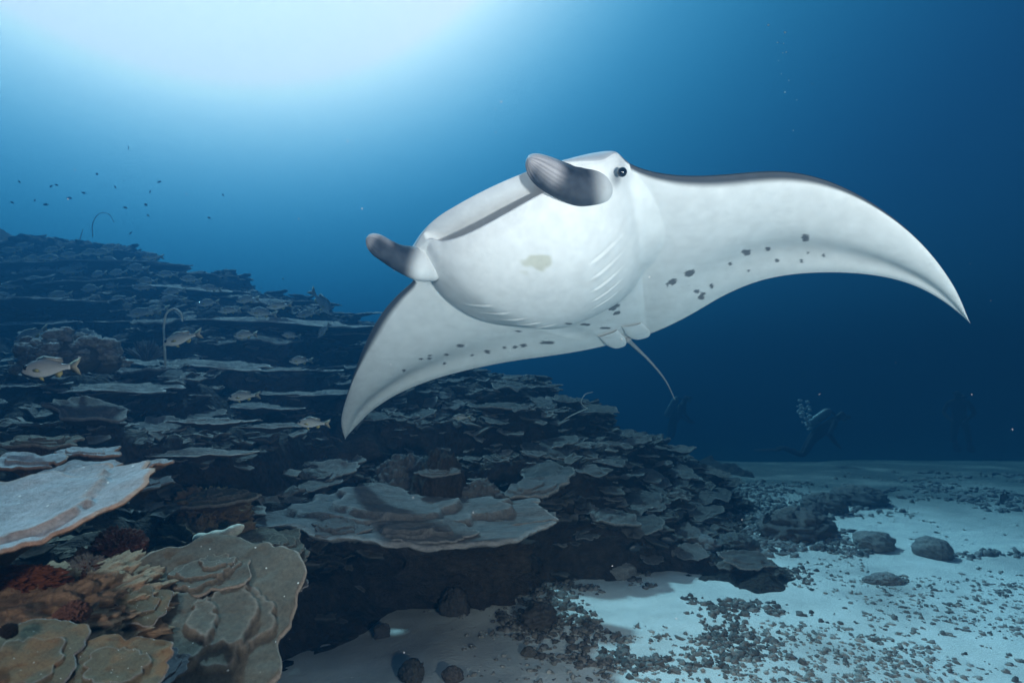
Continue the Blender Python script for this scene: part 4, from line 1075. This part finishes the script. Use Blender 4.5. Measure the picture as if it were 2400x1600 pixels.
# ------------------------------------------------------------------ divers far off, bubbles, drifting specks
def diver(loc, yaw, lean, label):
    t = thing("person", label, "person", loc)
    t.rotation_euler = (rad(lean), 0, rad(yaw))
    J = {'pelvis': ((0, 0, 0), .15), 'waist': ((0, 0, .18), .14), 'chest': ((0, 0, .40), .165), 'neck': ((0, 0, .56), .06), 'head0': ((0, .0, .66), .085), 'head1': ((0, -.01, .76), .095)}
    E = [('pelvis', 'waist'), ('waist', 'chest'), ('chest', 'neck'), ('neck', 'head0'), ('head0', 'head1')]
    for s, n in ((1, 'l'), (-1, 'r')):
        J.update({n + 'sh': ((.19 * s, 0, .47), .065), n + 'el': ((.30 * s, -.10, .24), .05), n + 'wr': ((.16 * s, -.34, .20), .035), n + 'ha': ((.10 * s, -.42, .20), .035),
                  n + 'hip': ((.10 * s, 0, -.06), .10), n + 'kn': ((.15 * s, -.16, -.46), .07), n + 'an': ((.13 * s, .20, -.66), .045), n + 'to': ((.14 * s, .24, -.80), .04)})
        E += [('chest', n + 'sh'), (n + 'sh', n + 'el'), (n + 'el', n + 'wr'), (n + 'wr', n + 'ha'), ('pelvis', n + 'hip'), (n + 'hip', n + 'kn'), (n + 'kn', n + 'an'), (n + 'an', n + 'to')]
        for k in range(5):
            f = n + 'f%d' % k
            J[f] = ((.10 * s + (k - 2) * .018, -.50 + (.04 if k == 4 else .012 * abs(k - 1)), .20 + (.03 if k == 4 else 0)), .009)
            E.append((n + 'ha', f))
    keys = list(J)
    me = bpy.data.meshes.new("diver_body")
    me.from_pydata([J[k][0] for k in keys], [(keys.index(a), keys.index(b)) for a, b in E], [])
    b = obj("body", me, M_SUIT, t)
    b.modifiers.new("skin", 'SKIN')
    if not me.skin_vertices:
        return t
    for i, k in enumerate(keys):
        me.skin_vertices[0].data[i].radius = (J[k][1], J[k][1])
    me.skin_vertices[0].data[0].use_root = True
    ss = b.modifiers.new("sub", 'SUBSURF'); ss.levels = 1; ss.render_levels = 1
    V, F = tube(catmull([(0, .22, -.02), (0, .23, .1), (0, .23, .35), (0, .22, .54), (0, .22, .60)], 14), [.05] + [.092] * 11 + [.06, .03], 16)
    obj("tank", mesh_np("tank", V, F), M_TANK, t)
    V, F = tube([(-.075, -.075, .75), (0, -.105, .75), (.075, -.075, .75)], [.03, .045, .03], 12)
    obj("mask", mesh_np("mask", V, F), M_EYE, t)
    V, F = tube(catmull([(.0, -.12, .68), (.11, -.10, .64), (.15, .06, .60), (.03, .2, .58)], 20), [.02] * 20, 8)
    obj("regulator_hose", mesh_np("regulator_hose", V, F), M_EYE, t)
    for s in (1, -1):
        obj("swim_fin", flap("swim_fin", (.14 * s - .05, .22, -.76), (.14 * s + .05, .22, -.76), (.14 * s - .11, .52, -1.16), (.14 * s + .11, .52, -1.16), (.02, .02, .024), .015), M_SKIN, t)
    return t
diver(at(1872, 1000, 13.0), 70, 50, "dim scuba diver hovering under a plume of bubbles in the far blue")
diver(at(2205, 965, 14.5), -40, 25, "dim scuba diver in dark suit without bubbles far off over the sand")

diver(at(1548, 965, 16.5), 60, 30, "barely visible scuba diver behind the trailing tail of the manta")

mb_, bt, bb = new_mat("bubble_skin")
bb.inputs["Base Color"].default_value = (.85, .93, .97, 1)
bb.inputs["Roughness"].default_value = .08
bb.inputs["Transmission Weight"].default_value = .55
bb.inputs["IOR"].default_value = 1.2
bm = bmesh.new(); bmesh.ops.create_icosphere(bm, subdivisions=2, radius=1)
BUB = bpy.data.meshes.new("bubble"); bm.to_mesh(BUB); bm.free()
for f in BUB.polygons: f.use_smooth = True
for k in range(46):
    q = rs.random()
    p = at(1838 + 22 * q + rs.gauss(0, 9 - 4 * q), 922 + 62 * q + rs.gauss(0, 4), 10.5 + rs.uniform(-.2, .2))
    r = rs.uniform(.015, .042)
    o = obj("bubble", BUB, mb_); o.location = p; o.scale = (r, r, r * .75)
    tag(o, "air bubble rising in the plume above the far diver", "bubble", "bubble plume of the far diver")
for (px, py, r) in [(1765, 58, 2.6), (1803, 75, 2.8), (1786, 98, 1.8), (1800, 100, 1.6), (1806, 120, 1.8), (1798, 122, 1.4), (1803, 212, 2.2), (1812, 185, 1.4), (1788, 140, 1.2), (1830, 230, 1.2), (1822, 300, 1.6), (1795, 170, 1.2)]:
    o = obj("bubble", BUB, mb_); o.location = at(px, py, 4.0)
    s = r / .98 * 4.0 / FPX
    o.scale = (s, s, s * .85)
    tag(o, "small air bubble rising alone in the open blue water", "bubble", "stray bubbles in open water")
Vs, Fs = [], []
iv = np.array([v.co[:] for v in BUB.vertices]); ifc = np.array([p.vertices[:] for p in BUB.polygons])
for k in range(70):
    p = at(rs.uniform(-50, 2400), rs.uniform(150, 1560), rs.uniform(.9, 3.0))
    if p.z < .25: continue
    Vs.append(iv * rs.uniform(.0005, .0013) * np.array([1.2, 1, 1]) + np.array(p[:])); Fs.append(ifc + len(Vs) * len(iv) - len(iv))
tag(obj("drifting_specks", mesh_np("drifting_specks", np.concatenate(Vs), np.concatenate(Fs), np.tile((.4, .4, .4), (len(Vs) * len(iv), 1))), M_RUB), "pale plankton specks drifting in the water", None, None, "stuff")
# ------------------------------------------------------------------ haze: the sea water itself
hz, ht, hb = new_mat("water_haze")
ht.nodes.remove(hb)
pv = ht.nodes.new("ShaderNodeVolumePrincipled")
pv.inputs["Color"].default_value = (.010, .053, .106, 1)
pv.inputs["Absorption Color"].default_value = (.12, .30, .33, 1)
pv.inputs["Density"].default_value = .22
pv.inputs["Anisotropy"].default_value = .72
ht.links.new(pv.outputs[0], [n for n in ht.nodes if n.type == 'OUTPUT_MATERIAL'][0].inputs["Volume"])
bm = bmesh.new()
bmesh.ops.create_cube(bm, size=1)
me = bpy.data.meshes.new("haze"); bm.to_mesh(me); bm.free()
ho = obj("haze", me, hz)
ho.scale = (92, 66, 8.6)
ho.location = (0, 18, -.1)
tag(ho, "blue sea water filling the whole scene", None, None, "stuff")
